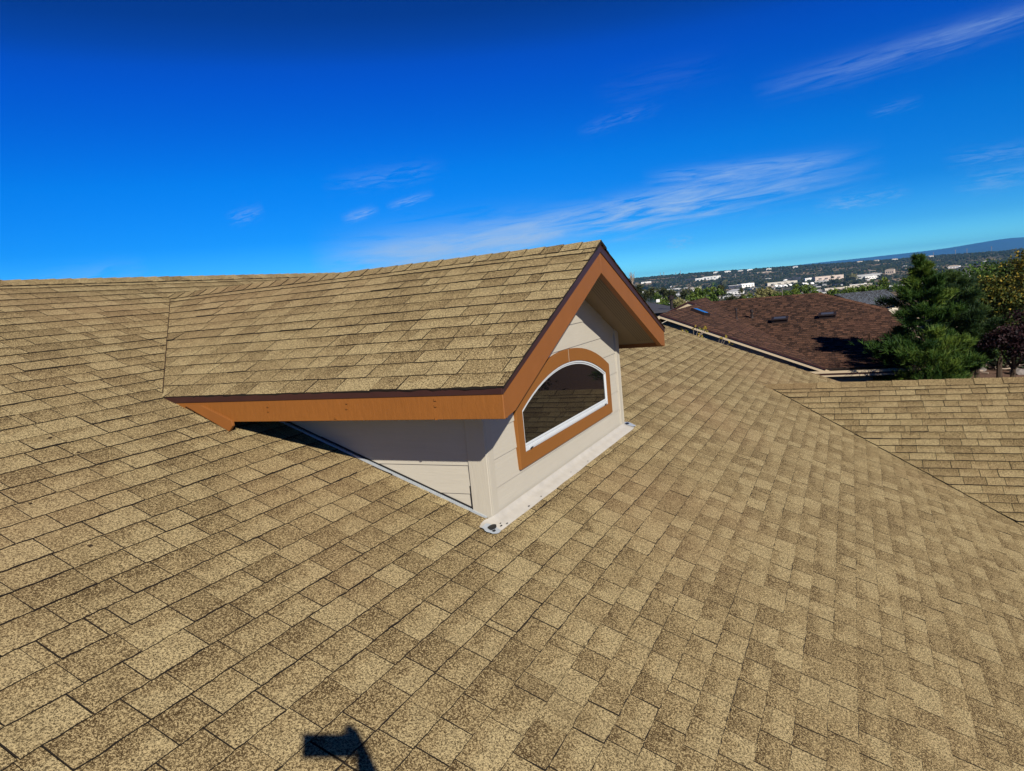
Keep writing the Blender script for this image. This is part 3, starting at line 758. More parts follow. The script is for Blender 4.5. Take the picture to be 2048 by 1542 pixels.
# ------------------------------------------------------------------ neighbour's house (brown roof)
nb = empty('neighbour_house', (17, 0, -5.4))
tag(nb, 'neighbouring house with a dark brown shingle roof beyond the tan roof edge', 'house')
XE = 12.5; P0 = hit(1652, 737, (XE, 0, 0), (1, 0, 0)); YV, ZN = P0.y, P0.z; TL = .409; TF = .22
PA = hit(1322, 630, (XE, 0, 0), (1, 0, 0)); YA = PA.y
aL = math.atan(TL); aF = math.atan(TF)
PF = Plane((XE, 0, ZN), (0, -1, 0), (math.cos(aF), 0, math.sin(aF)))     # faces -x
PL_ = Plane((0, YV, ZN), (1, 0, 0), (0, math.cos(aL), math.sin(aL)))     # faces -y
nF = (-TF, 0, 1); nL = (0, -TL, 1)
FR = hit(1640, 586, (XE, 0, ZN), nF); FL = hit(1476, 599, (XE, 0, ZN), nF); XT = (FR.x+FL.x)/2; zT = ZN+(XT-XE)*TF
XG = 16.9; YB = hit(1373, 605, (XE, YV, ZN), nL).y; zB = ZN+(YB-YV)*TL
XV = XE+(YB-YV)*TL/TF
print('NEIGH', YV, ZN, YA, XT, zT, FR, FL, YB, zB, XV)
TABS_N = []
def lay_n(pl, poly, E, rg):
    us = [q[0] for q in poly]; vs_ = [q[1] for q in poly]; v = min(vs_); n = len(poly)
    orient = 1 if sum(poly[i][0]*poly[(i+1) % n][1]-poly[(i+1) % n][0]*poly[i][1] for i in range(n)) > 0 else -1
    while v < max(vs_):
        u = min(us)-rg.uniform(0, .3); tooth = rg.random() > .5
        while u < max(us):
            w = rg.uniform(.07, .24); tooth = not tooth
            tn = (rg.choice((.05, .15, .3, .45)) if tooth else rg.choice((.5, .75, 1., 1.15)))
            q = [(u, v-(.0 if tooth else -.0)), (u+w, v), (u+w, min(v+E+.01, max(vs_))), (u, min(v+E+.01, max(vs_)))]
            for i in range(n):
                if len(q) > 2: q = clip(q, poly[i], poly[(i+1) % n], orient)
            if len(q) > 2 and area(q) > 1e-4: TABS_N.append((0, pl, q, v, E, .012 if tooth else .006, tn, 'n'))
            u += w
        v += E
cF, cL = math.cos(aF), math.cos(aL)
PE = hit(1885, 735, (XE, 0, 0), (1, 0, 0)); PHp = hit(1775, 618, (XE, 0, ZN), nF)
F_poly = [(-YV, 0), (-PE.y, 0), (-PHp.y, (PHp.x-XE)/cF), (-FR.y, (XT-XE)/cF), (-FL.y, (XT-XE)/cF), (-YB, (min(XV, XT)-XE)/cF)]
vlA, vlB = (YA-YV)/cL, (YB-YV)/cL
yval = lambda x: YV+(x-XE)*TF/TL
Ls = [[(XE, 0), (XE, vlA), (XG, vlA), (XG, (yval(XG)-YV)/cL)], [(XG, (yval(XG)-YV)/cL), (XG, vlB), (XV, vlB)]]
lay_n(PF, F_poly, .165, rg)
for q in Ls: lay_n(PL_, q, .165, rg)
mb = MB()
for T in TABS_N: tab_faces(mb, T)
M_nedge = simple('brown_shingle_edge', (.02, .012, .01), .9)
nroof = MB()
nroof.prism([PF.P(u, v, -.006) for u, v in F_poly], -PF.N*.03)
for q in Ls: nroof.prism([PL_.P(u, v, -.006) for u, v in q], -PL_.N*.03)
nroof.prism([(XT, YB, zT-.01), (XT, FR.y, zT-.01), (XT+4, PE.y, ZN-.6), (XT+6, YB, ZN)], (0, 0, -.04))
nroof.prism([(XT, FR.y, zT-.01), (PHp.x, PHp.y, PHp.z-.02), (XT+6, PE.y, ZN-.01)], (0, 0, -.04))
zA = ZN+(YA-YV)*TL
for x0, x1, yr, zr_ in ((XE, XG, YA, zA), (XG, XV, YB, zB)):
    nroof.prism([(x0, yr, zr_-.005), (x1, yr, zr_-.005), (x1, yr+4, zr_-4*TL), (x0, yr+4, zr_-4*TL)], (0, 0, -.04))
nr = nroof.build('roof', M_nedge, nb)
tag(mb.build('shingle_courses', [M_nsh, M_nedge], nb, fix=False), kind='stuff')
# hip caps
hA = Vector((XT, FR.y, zT)); hB = PHp; hd = (hB-hA).normalized()
s1 = Vector((-.35, .35*0+.6, -.1)).normalized()
capmat = [M_nsh, M_nedge]
s1 = (Vector((-1, 0, -TF)) - hd*Vector((-1, 0, -TF)).dot(hd)).normalized(); s2 = (Vector((0, -1, -TL)) - hd*Vector((0, -1, -TL)).dot(hd)).normalized()
caps(hB, hA, s1, s2, .14, .15, rg, nb, .012, 'hip_cap', capmat, single=40, tonef=lambda r: r.choice((.0, .15, .3, .5)))
caps((XT, FR.y, zT), (XT, FL.y, zT), Vector((-cF, 0, -math.sin(aF))), Vector((cF, 0, -math.sin(aF))), .13, .15, rg, nb, .012, 'ridge_cap', capmat, single=40, tonef=lambda r: r.choice((.1, .3, .5, .8)))
# tan rake fascia, gutter boards and walls
M_ntan = paint('tan_fascia_paint', (.46, .37, .25), (1, 1, 1), .2)
M_nwall = paint('brown_stucco_wall', (.50, .42, .33), (6, 6, 6), .4)
def nboard(name, poly, dv, m_, lab=None):
    mb = MB(); mb.prism(poly, dv); o = mb.build(name, m_, nb); return o
nboard('rake_board', [(XE-.02, YV, ZN-.02), (XE-.02, YA, zA-.02), (XE-.02, YA, zA-.10), (XE-.02, YV+.05, ZN-.082), (XE-.02, YV-.1, ZN-.06)], (-.04, 0, 0), M_ntan)
nboard('rake_board', [(XE-.02, YA, zA-.02), (XE-.02, YA+1.8, zA-1.8*TL-.02), (XE-.02, YA+1.8, zA-1.8*TL-.10), (XE-.02, YA, zA-.10)], (-.04, 0, 0), M_ntan)
nboard('drip_edge', [(XE-.065, YV, ZN+.012), (XE-.065, YA, zA+.012), (XE-.065, YA, zA-.02), (XE-.065, YV, ZN-.02)], (-.02, 0, 0), M_drip)
nboard('rake_board', [(XG-.05, YB, zB-.03), (XG-.05, YB+3.1, zB-3.1*TL-.03), (XG-.05, YB+3.1, zB-3.1*TL-.13), (XG-.05, YB, zB-.13), (XG-.05, YB-.35, zB-.13-.35*TL), (XG-.05, YB-.35, zB-.35*TL-.03)], (-.04, 0, 0), M_ntan)
nboard('drip_edge', [(XG-.1, YB, zB+.02), (XG-.1, YB+3.1, zB-3.1*TL+.02), (XG-.1, YB+3.1, zB-3.1*TL-.03), (XG-.1, YB, zB-.03)], (-.02, 0, 0), M_drip)
nboard('drip_edge', [(XG-.1, YB, zB+.02), (XG-.1, YB-.5, zB-.5*TL+.02), (XG-.1, YB-.5, zB-.5*TL-.03), (XG-.1, YB, zB-.03)], (-.02, 0, 0), M_drip)
for k, (dz, hh, mm) in enumerate(((-.05, .05, M_ntan), (-.10, .035, M_drip), (-.14, .04, M_ntan))):
    nboard('gutter_board', [(XE-.02-.03*k*0-.012*(2-k), .9, ZN+dz), (XE-.02-.012*(2-k), PE.y, ZN+dz), (XE-.02-.012*(2-k), PE.y, ZN+dz-hh), (XE-.02-.012*(2-k), .9, ZN+dz-hh)], (-.03, 0, 0), mm)
mb = MB(); mb.prism([(XE+.62, YA+1.6, -5.4), (XE+.62, PE.y+.5, -5.4), (XE+.62, PE.y+.5, ZN-.12), (XE+.62, YV, ZN-.12), (XE+.62, YA, zA-.2), (XE+.62, YA+1.6, zA-.2-1.6*TL)], (.2, 0, 0))
mb.box(((XE+21)/2, PE.y+.6, (-5.4+ZN)/2), (21-XE-1.4, .2, 5.4+ZN-.1))
mb.build('wall', M_nwall, nb)
nboard('soffit', [(XE, .9, ZN-.13), (XE, PE.y+.1, ZN-.13), (XE+.62, PE.y+.1, ZN-.13), (XE+.62, .9, ZN-.13)], (0, 0, -.01), M_drip)
# roof furniture
M_vpipe = simple('dark_bronze_metal', (.018, .012, .012), .6, .2, 10, spec=.25)
def vent_pipe(px, py, r_, h, plane_p, plane_n, cap=False):
    P = hit(px, py, plane_p, plane_n); mb = MB(); mb.tube([P-Vector((0, 0, .05)), P+Vector((0, 0, h))], r_, 10)
    mb.tube([P-Vector((0, 0, .03)), P+Vector((0, 0, .05))], [r_*2.2, r_*1.2], 10)
    mb.tube([P+Vector((0, 0, h-.01)), P+Vector((0, 0, h+.07))], [r_*1.7, r_*1.5], 10)
    return mb.build('vent_pipe', M_vpipe, nb, smooth=False)
vent_pipe(1473, 638, .022, .24, (XE, YV, ZN), nL); vent_pipe(1504, 636, .032, .17, (XE, 0, ZN), nF)
for px, py in ((1560, 644), (1655, 635.5)):
    P = hit(px, py, (XE, 0, ZN), nF); mb = MB(); ax = (PF.U, PF.V, PF.N)
    mb.box(P+PF.N*.05, (.40, .22, .10), 0, ax); mb.box(P+PF.N*.11, (.44, .30, .02), 0, ax); mb.build('box_vent', M_vpipe, nb)
    mb = MB(); mb.box(P+PF.N*.123, (.30, .16, .008), 0, ax); mb.build('vent_lid', simple('slate_vent_lid', (.05, .055, .075), .4, .1, 5), nb)
A = hit(1387, 622, (XE, YV, ZN), nL); B = hit(1413, 632, (XE, YV, ZN), nL)
M_blue, t_, b_ = mat('blue_skylight_glazing', (.03, .16, .45), .08, .6)
mb = MB(); d = (B-A).normalized(); mid = (A+B)/2; U_ = d; N_ = PL_.N; V_ = N_.cross(U_)
sk = empty('skylight', mid-Vector(nb.location)); sk.parent = nb
mb.box(mid+N_*.04, ((B-A).length, .30, .08), 0, (U_, V_, N_)); mb.build('frame', M_vpipe, sk)
mb = MB(); mb.box(mid+N_*.085, ((B-A).length-.08, .17, .012), 0, (U_, V_, N_)); mb.build('pane', M_blue, sk)

# ------------------------------------------------------------------ further roofs close by
def simple_house(name, label, poly, mroof, wall_col, ztop_drop=.25, base=None, furn=None):
    """one visible roof slope polygon in 3-D, plus mirrored back slope and walls"""
    h = empty(name, (poly[0].x, poly[0].y, base)); tag(h, label, 'house')
    mb = MB(); mb.prism(poly, (0, 0, -.12)); mb.build('roof', mroof, h)
    xs = [p.x for p in poly]; ys = [p.y for p in poly]; zmin = min(p.z for p in poly)
    mb = MB(); cx_, cy_ = sum(xs)/len(xs), sum(ys)/len(ys)
    mb.prism([(cx_+(p.x-cx_)*.9, cy_+(p.y-cy_)*.9, base) for p in poly], (0, 0, zmin-.2-base)); mb.build('wall', wall_col, h)
    return h
def at(px, py, D): v = ray(px, py); return CAM+v*(D/math.hypot(v.x, v.y))
M_wcream = simple('cream_wall', (.55, .5, .42), .8); M_wwhite = simple('white_wall', (.78, .77, .73), .7); M_wgrey = simple('grey_wall', (.35, .35, .34), .8)
# blue-grey roof behind the brown one: ridge on top, slope towards us
q = [at(1668, 589, 34), at(1772, 579, 36.5), at(1800, 616, 33), at(1760, 625, 31), at(1715, 606, 31.5)]
n0 = (q[1]-q[0]).cross(q[4]-q[0]).normalized()
if n0.z < 0: n0 = -n0
dz = lambda P: P - n0*((P-q[0]).dot(n0))
q = [dz(P) for P in q]
hb = simple_house('blue_roofed_house', 'house with a slate blue shingle roof just behind the brown roof', q, M_felt, M_wcream, base=-6.5)
Ub = (q[1]-q[0]).normalized(); Vb = n0.cross(Ub); Vb = Vb if Vb.z > 0 else -Vb
PBl = Plane(q[0], Ub, Vb); TABS_N = []
pb_ = [PBl.uv(P) for P in q]
lay_n(PBl, pb_, .14, rg)
mb = MB()
for T in TABS_N: tab_faces(mb, (T[0], T[1], T[2], T[3], T[4], T[5]+.012, T[6], T[7]))
tag(mb.build('shingle_courses', [M_bsh, M_edge], hb, fix=False), kind='stuff')
# charcoal roof left of it, with chimney pipe
q = [at(1272, 600, 44), at(1283, 602, 44), at(1345, 613, 40), at(1350, 618.5, 36), at(1302, 622, 34), at(1240, 626, 34)]
h2 = simple_house('charcoal_roofed_house', 'house with a charcoal roof showing behind the dormer gable', q, M_dsh, M_wcream, base=-6.8)
P = at(1343.5, 617.5, 36); mb = MB(); mb.tube([P-Vector((0, 0, .3)), P+Vector((0, 0, .50))], .072, 10); mb.tube([P+Vector((0, 0, .46)), P+Vector((0, 0, .62))], [.15, .165], 12); mb.tube([P+Vector((0, 0, .62)), P+Vector((0, 0, .66))], [.10, .05], 12)
mb.build('flue_pipe', M_vpipe, h2)
for (px, py) in ((1316, 601.5),):
    P = at(px, py, 41); mb = MB(); mb.box(P, (.16, .16, .16)); mb.build('chimney', M_wwhite, h2)

# ------------------------------------------------------------------ vegetation
def leaf_mat(name, c0, c1, c2, trans=.25):
    m, t, b = mat(name, c1, .65, .25)
    a = attr(t)
    col = ramp(t, a[0], [(0, c0), (.5, c1), (1, c2)]); t.links.new(col, b.inputs['Base Color'])
    tr = t.nodes.new('ShaderNodeBsdfTranslucent'); t.links.new(col, tr.inputs[0])
    mx = t.nodes.new('ShaderNodeMixShader'); mx.inputs[0].default_value = trans
    t.links.new(b.outputs[0], mx.inputs[1]); t.links.new(tr.outputs[0], mx.inputs[2]); t.links.new(mx.outputs[0], t.nodes['Material Output'].inputs[0])
    return m
M_needle = leaf_mat('pine_needles', (.008, .026, .004), (.028, .070, .009), (.115, .165, .020), .2)
M_needle2 = leaf_mat('dark_conifer_needles', (.008, .022, .007), (.022, .050, .012), (.060, .095, .020), .15)
M_leafy = leaf_mat('yellowing_leaves', (.016, .030, .006), (.062, .082, .014), (.33, .23, .03), .25)
M_leafg = leaf_mat('green_leaves', (.012, .030, .006), (.035, .075, .012), (.09, .15, .02), .25)
M_leafd = leaf_mat('dark_leaves', (.005, .012, .005), (.014, .026, .009), (.04, .055, .02), .15)
M_plum = leaf_mat('purple_leaves', (.006, .003, .005), (.018, .006, .009), (.045, .018, .02), .15)
M_tgrn = leaf_mat('town_tree_leaves', (.012, .030, .008), (.045, .085, .014), (.11, .15, .02), .15)
M_tdk = leaf_mat('town_dark_leaves', (.008, .016, .006), (.026, .034, .012), (.06, .066, .024), .15)
M_tylw = leaf_mat('town_yellow_leaves', (.06, .065, .025), (.13, .13, .045), (.24, .21, .09), .2)
M_bark = simple('bark', (.045, .030, .020), .9, .4, 12, 20, .8, bdist=.02)
M_twig = simple('grey_twig', (.28, .22, .17), .9, .3, 20)

def tuft(mb, P, d, rg, n=9, L=.11, w=.010, spread=.9, tone=None):
    d = d.normalized(); tn = tone if tone is not None else rg.random()
    for i in range(n):
        e = Vector((rg.gauss(0, 1), rg.gauss(0, 1), rg.gauss(0, 1))); e = (d+e.normalized()*spread).normalized()
        s = e.cross(Vector((rg.gauss(0, 1), rg.gauss(0, 1), rg.gauss(0, 1)))).normalized()*w*.5
        l = L*rg.uniform(.7, 1.15); o = P+d*rg.uniform(-.03, .05)
        mb.add([o-s, o+s, o+e*l+s*.3, o+e*l-s*.3], [(0, 1, 2, 3)], 0, (min(1, max(0, tn+rg.uniform(-.15, .15))), 0, 0))
def leaf(mb, P, sz, rg, tn, flat=.0):
    a = Vector((rg.gauss(0, 1), rg.gauss(0, 1), rg.gauss(0, 1)+flat)).normalized(); b_ = a.cross(Vector((rg.gauss(0, 1), rg.gauss(0, 1), rg.gauss(0, 1)))).normalized(); c = a.cross(b_)
    mb.add([P-b_*sz*.5, P+c*sz*.32, P+b_*sz*.5, P-c*sz*.32], [(0, 1, 2, 3)], 0, (min(1, max(0, tn)), 0, 0))

def conifer(name, label, base, top, profile, ntuft, mneedle, rg, lean=0.0, L=.11, bare=None, blade=.010, group=None, tuftn=9, cat='tree'):
    """profile: list of (height fraction, crown radius)"""
    t = empty(name, base); tag(t, label, cat, group)
    H = top.z-base.z
    axis = lambda k: base+(top-base)*k+Vector((math.sin(k*7)*.04, math.cos(k*5)*.04, 0))
    mb = MB(); mb.tube([axis(i/12) for i in range(13)], [max(.012, .10*(H/6)*(1-i/12.5)) for i in range(13)], 8)
    br = MB(); cn = MB()
    z0 = profile[0][0]
    nb_ = max(30, int(H*16)); placed = 0
    for i in range(nb_):
        k = z0+(1-z0)*(i+rg.random())/nb_
        r_ = lerp_tab(profile, k)*rg.uniform(.6, 1.12)
        if r_ < .03: r_ = .05
        if bare and bare[0] < k < bare[1] and rg.random() < .75: continue
        a = i*2.399+rg.uniform(-.4, .4); P0 = axis(k)
        d = Vector((math.cos(a), math.sin(a), rg.uniform(.05, .45))).normalized()
        pts = [P0]; L_ = r_
        for s in range(1, 5):
            P = P0+d*L_*s/4; P.z += .18*L_*(s/4)**2*rg.uniform(.2, 1.2)-(.1*L_ if k < .6 else 0)*(s/4); pts.append(P)
        br.tube(pts, [.018, .014, .010, .007, .004], 4, cap=False)
        nt_ = max(4, int(ntuft/nb_*(.35+r_/.9)))
        bt = rg.random()*.6
        for j in range(nt_):
            f = rg.random()**.55; seg = min(3, int(f*4)); P = pts[seg].lerp(pts[seg+1], f*4-seg)
            side = Vector((rg.gauss(0, 1), rg.gauss(0, 1), rg.gauss(0, .6)))*.13*L_*(1.15-f*.5)
            P = P+side; dd = (d*.6+side*2+Vector((0, 0, .7))); tuft(cn, P, dd, rg, tuftn, L, blade, .8, bt+rg.uniform(0, .45))
    mb.build('trunk', M_bark, t, smooth=True); br.build('branches', M_twig, t); cn.build('crown', mneedle, t, fix=False)
    return t
# main pine between the two houses: base on the ground, crown top seen just under eye level
rgp = random.Random(3)
def ptop(px, py, D): return at(px, py, D)
T1 = ptop(1841, 516, 17.0); B1 = Vector((at(1832, 700, 17.0).x, at(1832, 700, 17.0).y, ground_z(*at(1832, 700, 17.0).xy)))
conifer('pine_tree', 'tall green pine with a bare trunk gap between the brown roof and the shrubs', B1, T1,
        [(.42, 1.0), (.54, 1.08), (.65, 1.12), (.71, .9), (.765, .58), (.80, .70), (.845, .70), (.917, .40), (.96, .20), (1.0, .03)], 8500, M_needle, rgp, bare=(.73, .80), blade=.013, L=.12)
T2 = ptop(1905, 548, 29.0); B2 = Vector((T2.x, T2.y, ground_z(T2.x, T2.y)))
conifer('conifer_tree', 'darker conifer standing close behind the tall pine', B2, T2,
        [(.1, 1.3), (.5, 1.3), (.7, 1.1), (.85, .7), (1.0, .08)], 6000, M_needle2, random.Random(5), blade=.02, L=.17)
T3 = ptop(1962, 560, 35.0); B3 = Vector((T3.x, T3.y, ground_z(T3.x, T3.y)))
conifer('conifer_tree', 'dark conifer behind the yellowing tree at the frame side', B3, T3,
        [(.1, 2.1), (.5, 2.2), (.7, 1.8), (.85, 1.2), (1.0, .1)], 5500, M_needle2, random.Random(6), blade=.024, L=.20)

def broadleaf(name, label, base, clumps, nleaf, sz, mt, rg, group=None, cat='tree', stems=5, tone=lambda rg: rg.random(), hollow=.55):
    """clumps: list of (centre, (rx, ry, rz), toneshift)"""
    t = empty(name, base); tag(t, label, cat, group)
    br = MB(); fo_ = MB(); vol = sum(c[1][0]*c[1][1]*c[1][2] for c in clumps)
    ctr = sum((c[0] for c in clumps), Vector())/len(clumps)
    fork = Vector(base).lerp(ctr, .45)
    br.tube([Vector(base)-Vector((0, 0, .1)), Vector(base).lerp(fork, .5)+Vector((.03, .02, 0)), fork], [.11, .085, .07], 7)
    for (c, r_, ts) in clumps:
        br.tube([fork, fork.lerp(c, .5)+Vector((rg.uniform(-.1, .1), rg.uniform(-.1, .1), .08)), c], [.05, .03, .012], 5, cap=False)
        n = int(nleaf*r_[0]*r_[1]*r_[2]/vol)
        sub = [Vector((rg.gauss(0, 1), rg.gauss(0, 1), rg.gauss(0, 1))).normalized()*rg.uniform(.35, 1.0) for _ in range(14)]
        for i in range(n):
            s = rg.choice(sub); q = s+Vector((rg.gauss(0, .23), rg.gauss(0, .23), rg.gauss(0, .17)))
            P = Vector((c.x+q.x*r_[0], c.y+q.y*r_[1], c.z+q.z*r_[2])); leaf(fo_, P, sz*rg.uniform(.6, 1.3), rg, tone(rg)+ts, .6)
        for s in sub[:6]:
            e = Vector((c.x+s.x*r_[0], c.y+s.y*r_[1], c.z+s.z*r_[2])); br.tube([c, e], [.012, .004], 4, cap=False)
    br.build('trunk', M_bark, t); fo_.build('crown', mt, t, fix=False)
    return t
def gnd(P): return Vector((P.x, P.y, ground_z(P.x, P.y)))
rgb = random.Random(21)
c_ = lambda px, py, D, r_, ts=0, ry=None: (at(px, py, D), (r_, r_, r_*(ry or .8)), ts)
broadleaf('ash_tree', 'yellowing leafy tree at the edge beside the dark conifers', gnd(at(1998, 700, 30)),
          [c_(1985, 600, 30, .8, .10), c_(2015, 575, 30.4, .8, .2), c_(2045, 605, 30, .9, .08), c_(1962, 640, 29.6, .65, -.1), c_(2000, 650, 29.8, .7, -.05), c_(2062, 560, 30.5, .9, .05),
           c_(1965, 592, 30.6, .6, -.18), c_(2030, 548, 31, .6, .05)],
          11000, .10, M_leafy, rgb, tone=lambda r: r.betavariate(1.0, 1.9))
broadleaf('ash_tree', 'gold tipped branches reaching in at the upper frame edge', gnd(at(2075, 700, 25)),
          [c_(2052, 535, 25, .37, .2), c_(2075, 510, 25, .5, .2), c_(2085, 560, 25, .65, .1)], 2600, .085, M_leafy, rgb, tone=lambda r: r.betavariate(2.0, 1.6))
broadleaf('plum_tree', 'purple leaved plum tree below the yellowing tree', gnd(at(2025, 700, 28)),
          [c_(2012, 672, 28, .55, 0), c_(2045, 655, 28.3, .65, 0), c_(2035, 690, 27.8, .6, -.05), c_(1995, 688, 28, .45, -.15), c_(2060, 695, 28, .6, -.1)], 9000, .085, M_plum, rgb)
broadleaf('green_bush', 'dark green bush right of the pine above the gravel', gnd(at(1955, 705, 30)),
          [c_(1950, 692, 30, .75, -.05), c_(1978, 668, 30.5, .75, -.1), c_(1938, 655, 31, .8, 0), c_(1985, 696, 30.5, .65, -.1), c_(1925, 700, 30, .7, -.1)], 11000, .08, M_leafg, rgb, cat='bush')
broadleaf('green_tree', 'round bright green tree behind the conifers under the pale roofs', gnd(at(1930, 590, 34)),
          [c_(1925, 580, 34, .9, .1), c_(1945, 600, 33, .9, 0), c_(1985, 560, 36, 1.0, .05), c_(2010, 555, 37, 1.0, 0), c_(1960, 562, 38, .9, 0)], 9000, .11, M_leafg, rgb)
for k, (x, y, z, r_) in enumerate(((12.5, -7.4, -2.4, 1.9), (15.5, -9.2, -1.8, 2.3), (18.5, -9.0, -1.5, 2.2), (11.0, -10.5, -2.2, 2.4))):
    cl = [(Vector((x+rgb.uniform(-.7, .7), y+rgb.uniform(-.7, .7), z+rgb.uniform(-1.4, .9))), (r_*.55, r_*.55, r_*.5), rgb.uniform(-.15, .1)) for _ in range(7)]
    broadleaf('evergreen_tree', ('dense dark evergreen beside the wing roof, out past the frame edge', 'broad dark evergreen standing behind the dense one',
              'dark evergreen nearest the neighbouring garden', 'dark evergreen closest to the wing gable')[k], Vector((x, y, ground_z(x, y))), cl, 7000, .12, M_leafd, rgb)
# dark undergrowth against the ground between the trees
und = MB()
for k in range(9000):
    px = rgb.uniform(1925, 2140); D = rgb.uniform(34, 40)
    P = at(px, 640, D); g = ground_z(P.x, P.y); top = lerp_tab([(34, .6), (36, 1.6), (40, 3.0)], D)*(.55+.7*abs(mnoise.noise(Vector((P.x*.8, P.y*.8, 0)))))
    P.z = g+rgb.random()**.6*top; leaf(und, P, rgb.uniform(.08, .16), rgb, rgb.random(), .3)
tag(und.build('undergrowth', M_leafd, None, fix=False), kind='stuff')
# rocks and pale dead branches on the gravel
M_rock = simple('pale_rock', (.17, .15, .14), .9, .3, 6, 14, .6, bdist=.03)
def rock(P, s, rg, label):
    bm = bmesh.new(); bmesh.ops.create_icosphere(bm, subdivisions=2, radius=1)
    sd = rg.uniform(0, 99)
    for v in bm.verts:
        v.co *= 1+.35*mnoise.noise(v.co*1.3+Vector((sd, 0, 0))); v.co = Vector((v.co.x*s, v.co.y*s*.8, v.co.z*s*.5))
    me = bpy.data.meshes.new('rock'); bm.to_mesh(me); bm.free(); me.materials.append(M_rock)
    o = bpy.data.objects.new('rock', me); C.objects.link(o); o.location = P; tag(o, label, 'rock', 'rocks on the gravel'); return o
for k, (px, py, s) in enumerate(((1960, 742, .28), (2035, 748, .35), (2044, 716, .30))):
    P = on_ground(px, py); rock(P+Vector((0, 0, s*.2)), s, rgb, ('small pale rock among the dead branches on the gravel', 'larger pale rock at the edge right of the dead branches', 'pale rock high on the gravel slope')[k])
mb = MB(); P0 = on_ground(1998, 743)
for k in range(26):
    a = rgb.uniform(0, 6.28); P = P0+Vector((rgb.uniform(-.9, .9), rgb.uniform(-1.3, 1.3), rgb.uniform(.03, .35))); d = Vector((math.cos(a), math.sin(a), rgb.uniform(-.1, .35)))
    l = rgb.uniform(.3, .9); mb.tube([P, P+d*l*.5+Vector((0, 0, rgb.uniform(-.05, .08))), P+d*l], [.035, .025, .008], 5)
tag(mb.build('dead_branch_pile', M_twig, None), 'heap of pale dead branches lying on the reddish gravel', 'branch pile')
# sprigs showing over the rake edge of the tan roof
for k, (px, py, lab) in enumerate(((1385, 662, 'green leafy sprig poking over the tan roof edge'), (1433, 680, 'bare twiggy sprig poking over the tan roof edge'))):
    P = hit(px, py, (XR+.12, 0, 0), (1, 0, 0)); o = empty('climbing_vine', (P.x, P.y, -5.3)); tag(o, lab, 'vine', 'sprigs over the roof edge')
    mb = MB(); lf = MB()
    mb.tube([(P.x, P.y, -5.3), (P.x+.05, P.y, -3), (P.x, P.y, P.z-.3)], [.02, .015, .006], 5)
    for j in range(9):
        e = P+Vector((rgb.uniform(0, .1), rgb.uniform(-.22, .22), rgb.uniform(-.08, .06))); mb.tube([(P.x, P.y, P.z-.3), (P+e)/2+Vector((0, 0, -.1)), e], [.005, .004, .002], 4, cap=False)
        for q_ in range(5 if k == 0 else 2): leaf(lf, e+Vector((rgb.uniform(-.03, .03), rgb.uniform(-.05, .05), rgb.uniform(-.03, .03))), .05, rgb, rgb.uniform(.5, 1.1))
    mb.build('stem', M_twig, o); lf.build('leaves', M_leafy, o, fix=False)

# ------------------------------------------------------------------ the town in the valley
M_rwhite = simple('white_membrane_roof', (.80, .79, .76), .6, .06, .1); M_rcream = simple('cream_metal_roof', (.70, .64, .50), .6, .08, .1)
M_rgrey = simple('grey_gravel_roof', (.32, .32, .33), .8, .15, .2); M_rdark = simple('dark_roof', (.035, .035, .05), .8, .2, .2)
M_rtan = simple('tan_roof', (.40, .33, .26), .8, .15, .2); M_rblue = simple('pale_blue_metal_roof', (.55, .66, .78), .5, .06, .1)
M_wtan = simple('tan_wall', (.42, .34, .27), .85, .1, .2); M_wdark = simple('dark_wall', (.05, .05, .06), .8, .2, .3); M_wpink = simple('pinkish_block_wall', (.50, .41, .35), .85, .1, .2)
M_wing = simple('dark_window_strip', (.02, .025, .035), .3, .1, 1)
def town(px, pyb, wpx, hpx, mroof, mwall, label, deep=.7, rot=0.0, pitch=0, win=4, cat='building', name='town_building', group='buildings of the town in the valley'):
    P = on_ground(px, pyb, 60); D = (P-CAM).length; s = D/FPX; w = wpx*s; hgt = max(2.5, hpx*s*.85)
    v = (P-CAM); a = math.atan2(v.x, v.y)
    X = Vector((math.cos(a+rot), -math.sin(a+rot), 0)); Y = Vector((math.sin(a+rot), math.cos(a+rot), 0)); Z = Vector((0, 0, 1))
    dp = w*deep; o = empty(name, P-Vector((0, 0, .5))); tag(o, label, cat, group)
    c = P+Y*dp/2
    mb = MB(); mb.box(c+Z*(hgt*.5-.5), (w, dp, hgt+1), 0, (X, Y, Z)); mb.build('wall', mwall, o)
    mb = MB()
    if pitch:
        r_ = [c+X*(i*(w/2+.5))+Y*(j*(dp/2+.5))+Z*(hgt+.05) for i, j in ((-1, -1), (1, -1), (1, 1), (-1, 1))]; top = [c-X*w*.22+Z*(hgt+pitch*dp), c+X*w*.22+Z*(hgt+pitch*dp)]
        mb.add(r_+top, [(0, 1, 5, 4), (2, 3, 4, 5), (1, 2, 5), (3, 0, 4), (0, 3, 2, 1)])
    else:
        mb.box(c+Z*(hgt+.18), (w+.8, dp+.8, .36), 0, (X, Y, Z)); mb.box(c+Z*(hgt+.5)+X*w*.2, (w*.12, dp*.15, .9), 0, (X, Y, Z))
    mb.build('roof', mroof, o)
    for k in range(win):
        mb = MB(); x = (-.5+(k+.5)/win)*w*.88; mb.box(P+X*x+Z*(hgt*.52)-Y*.06, (w/win*.45, .12, hgt*.22), 0, (X, Y, Z)); mb.build('window', M_wing, o)
    return o
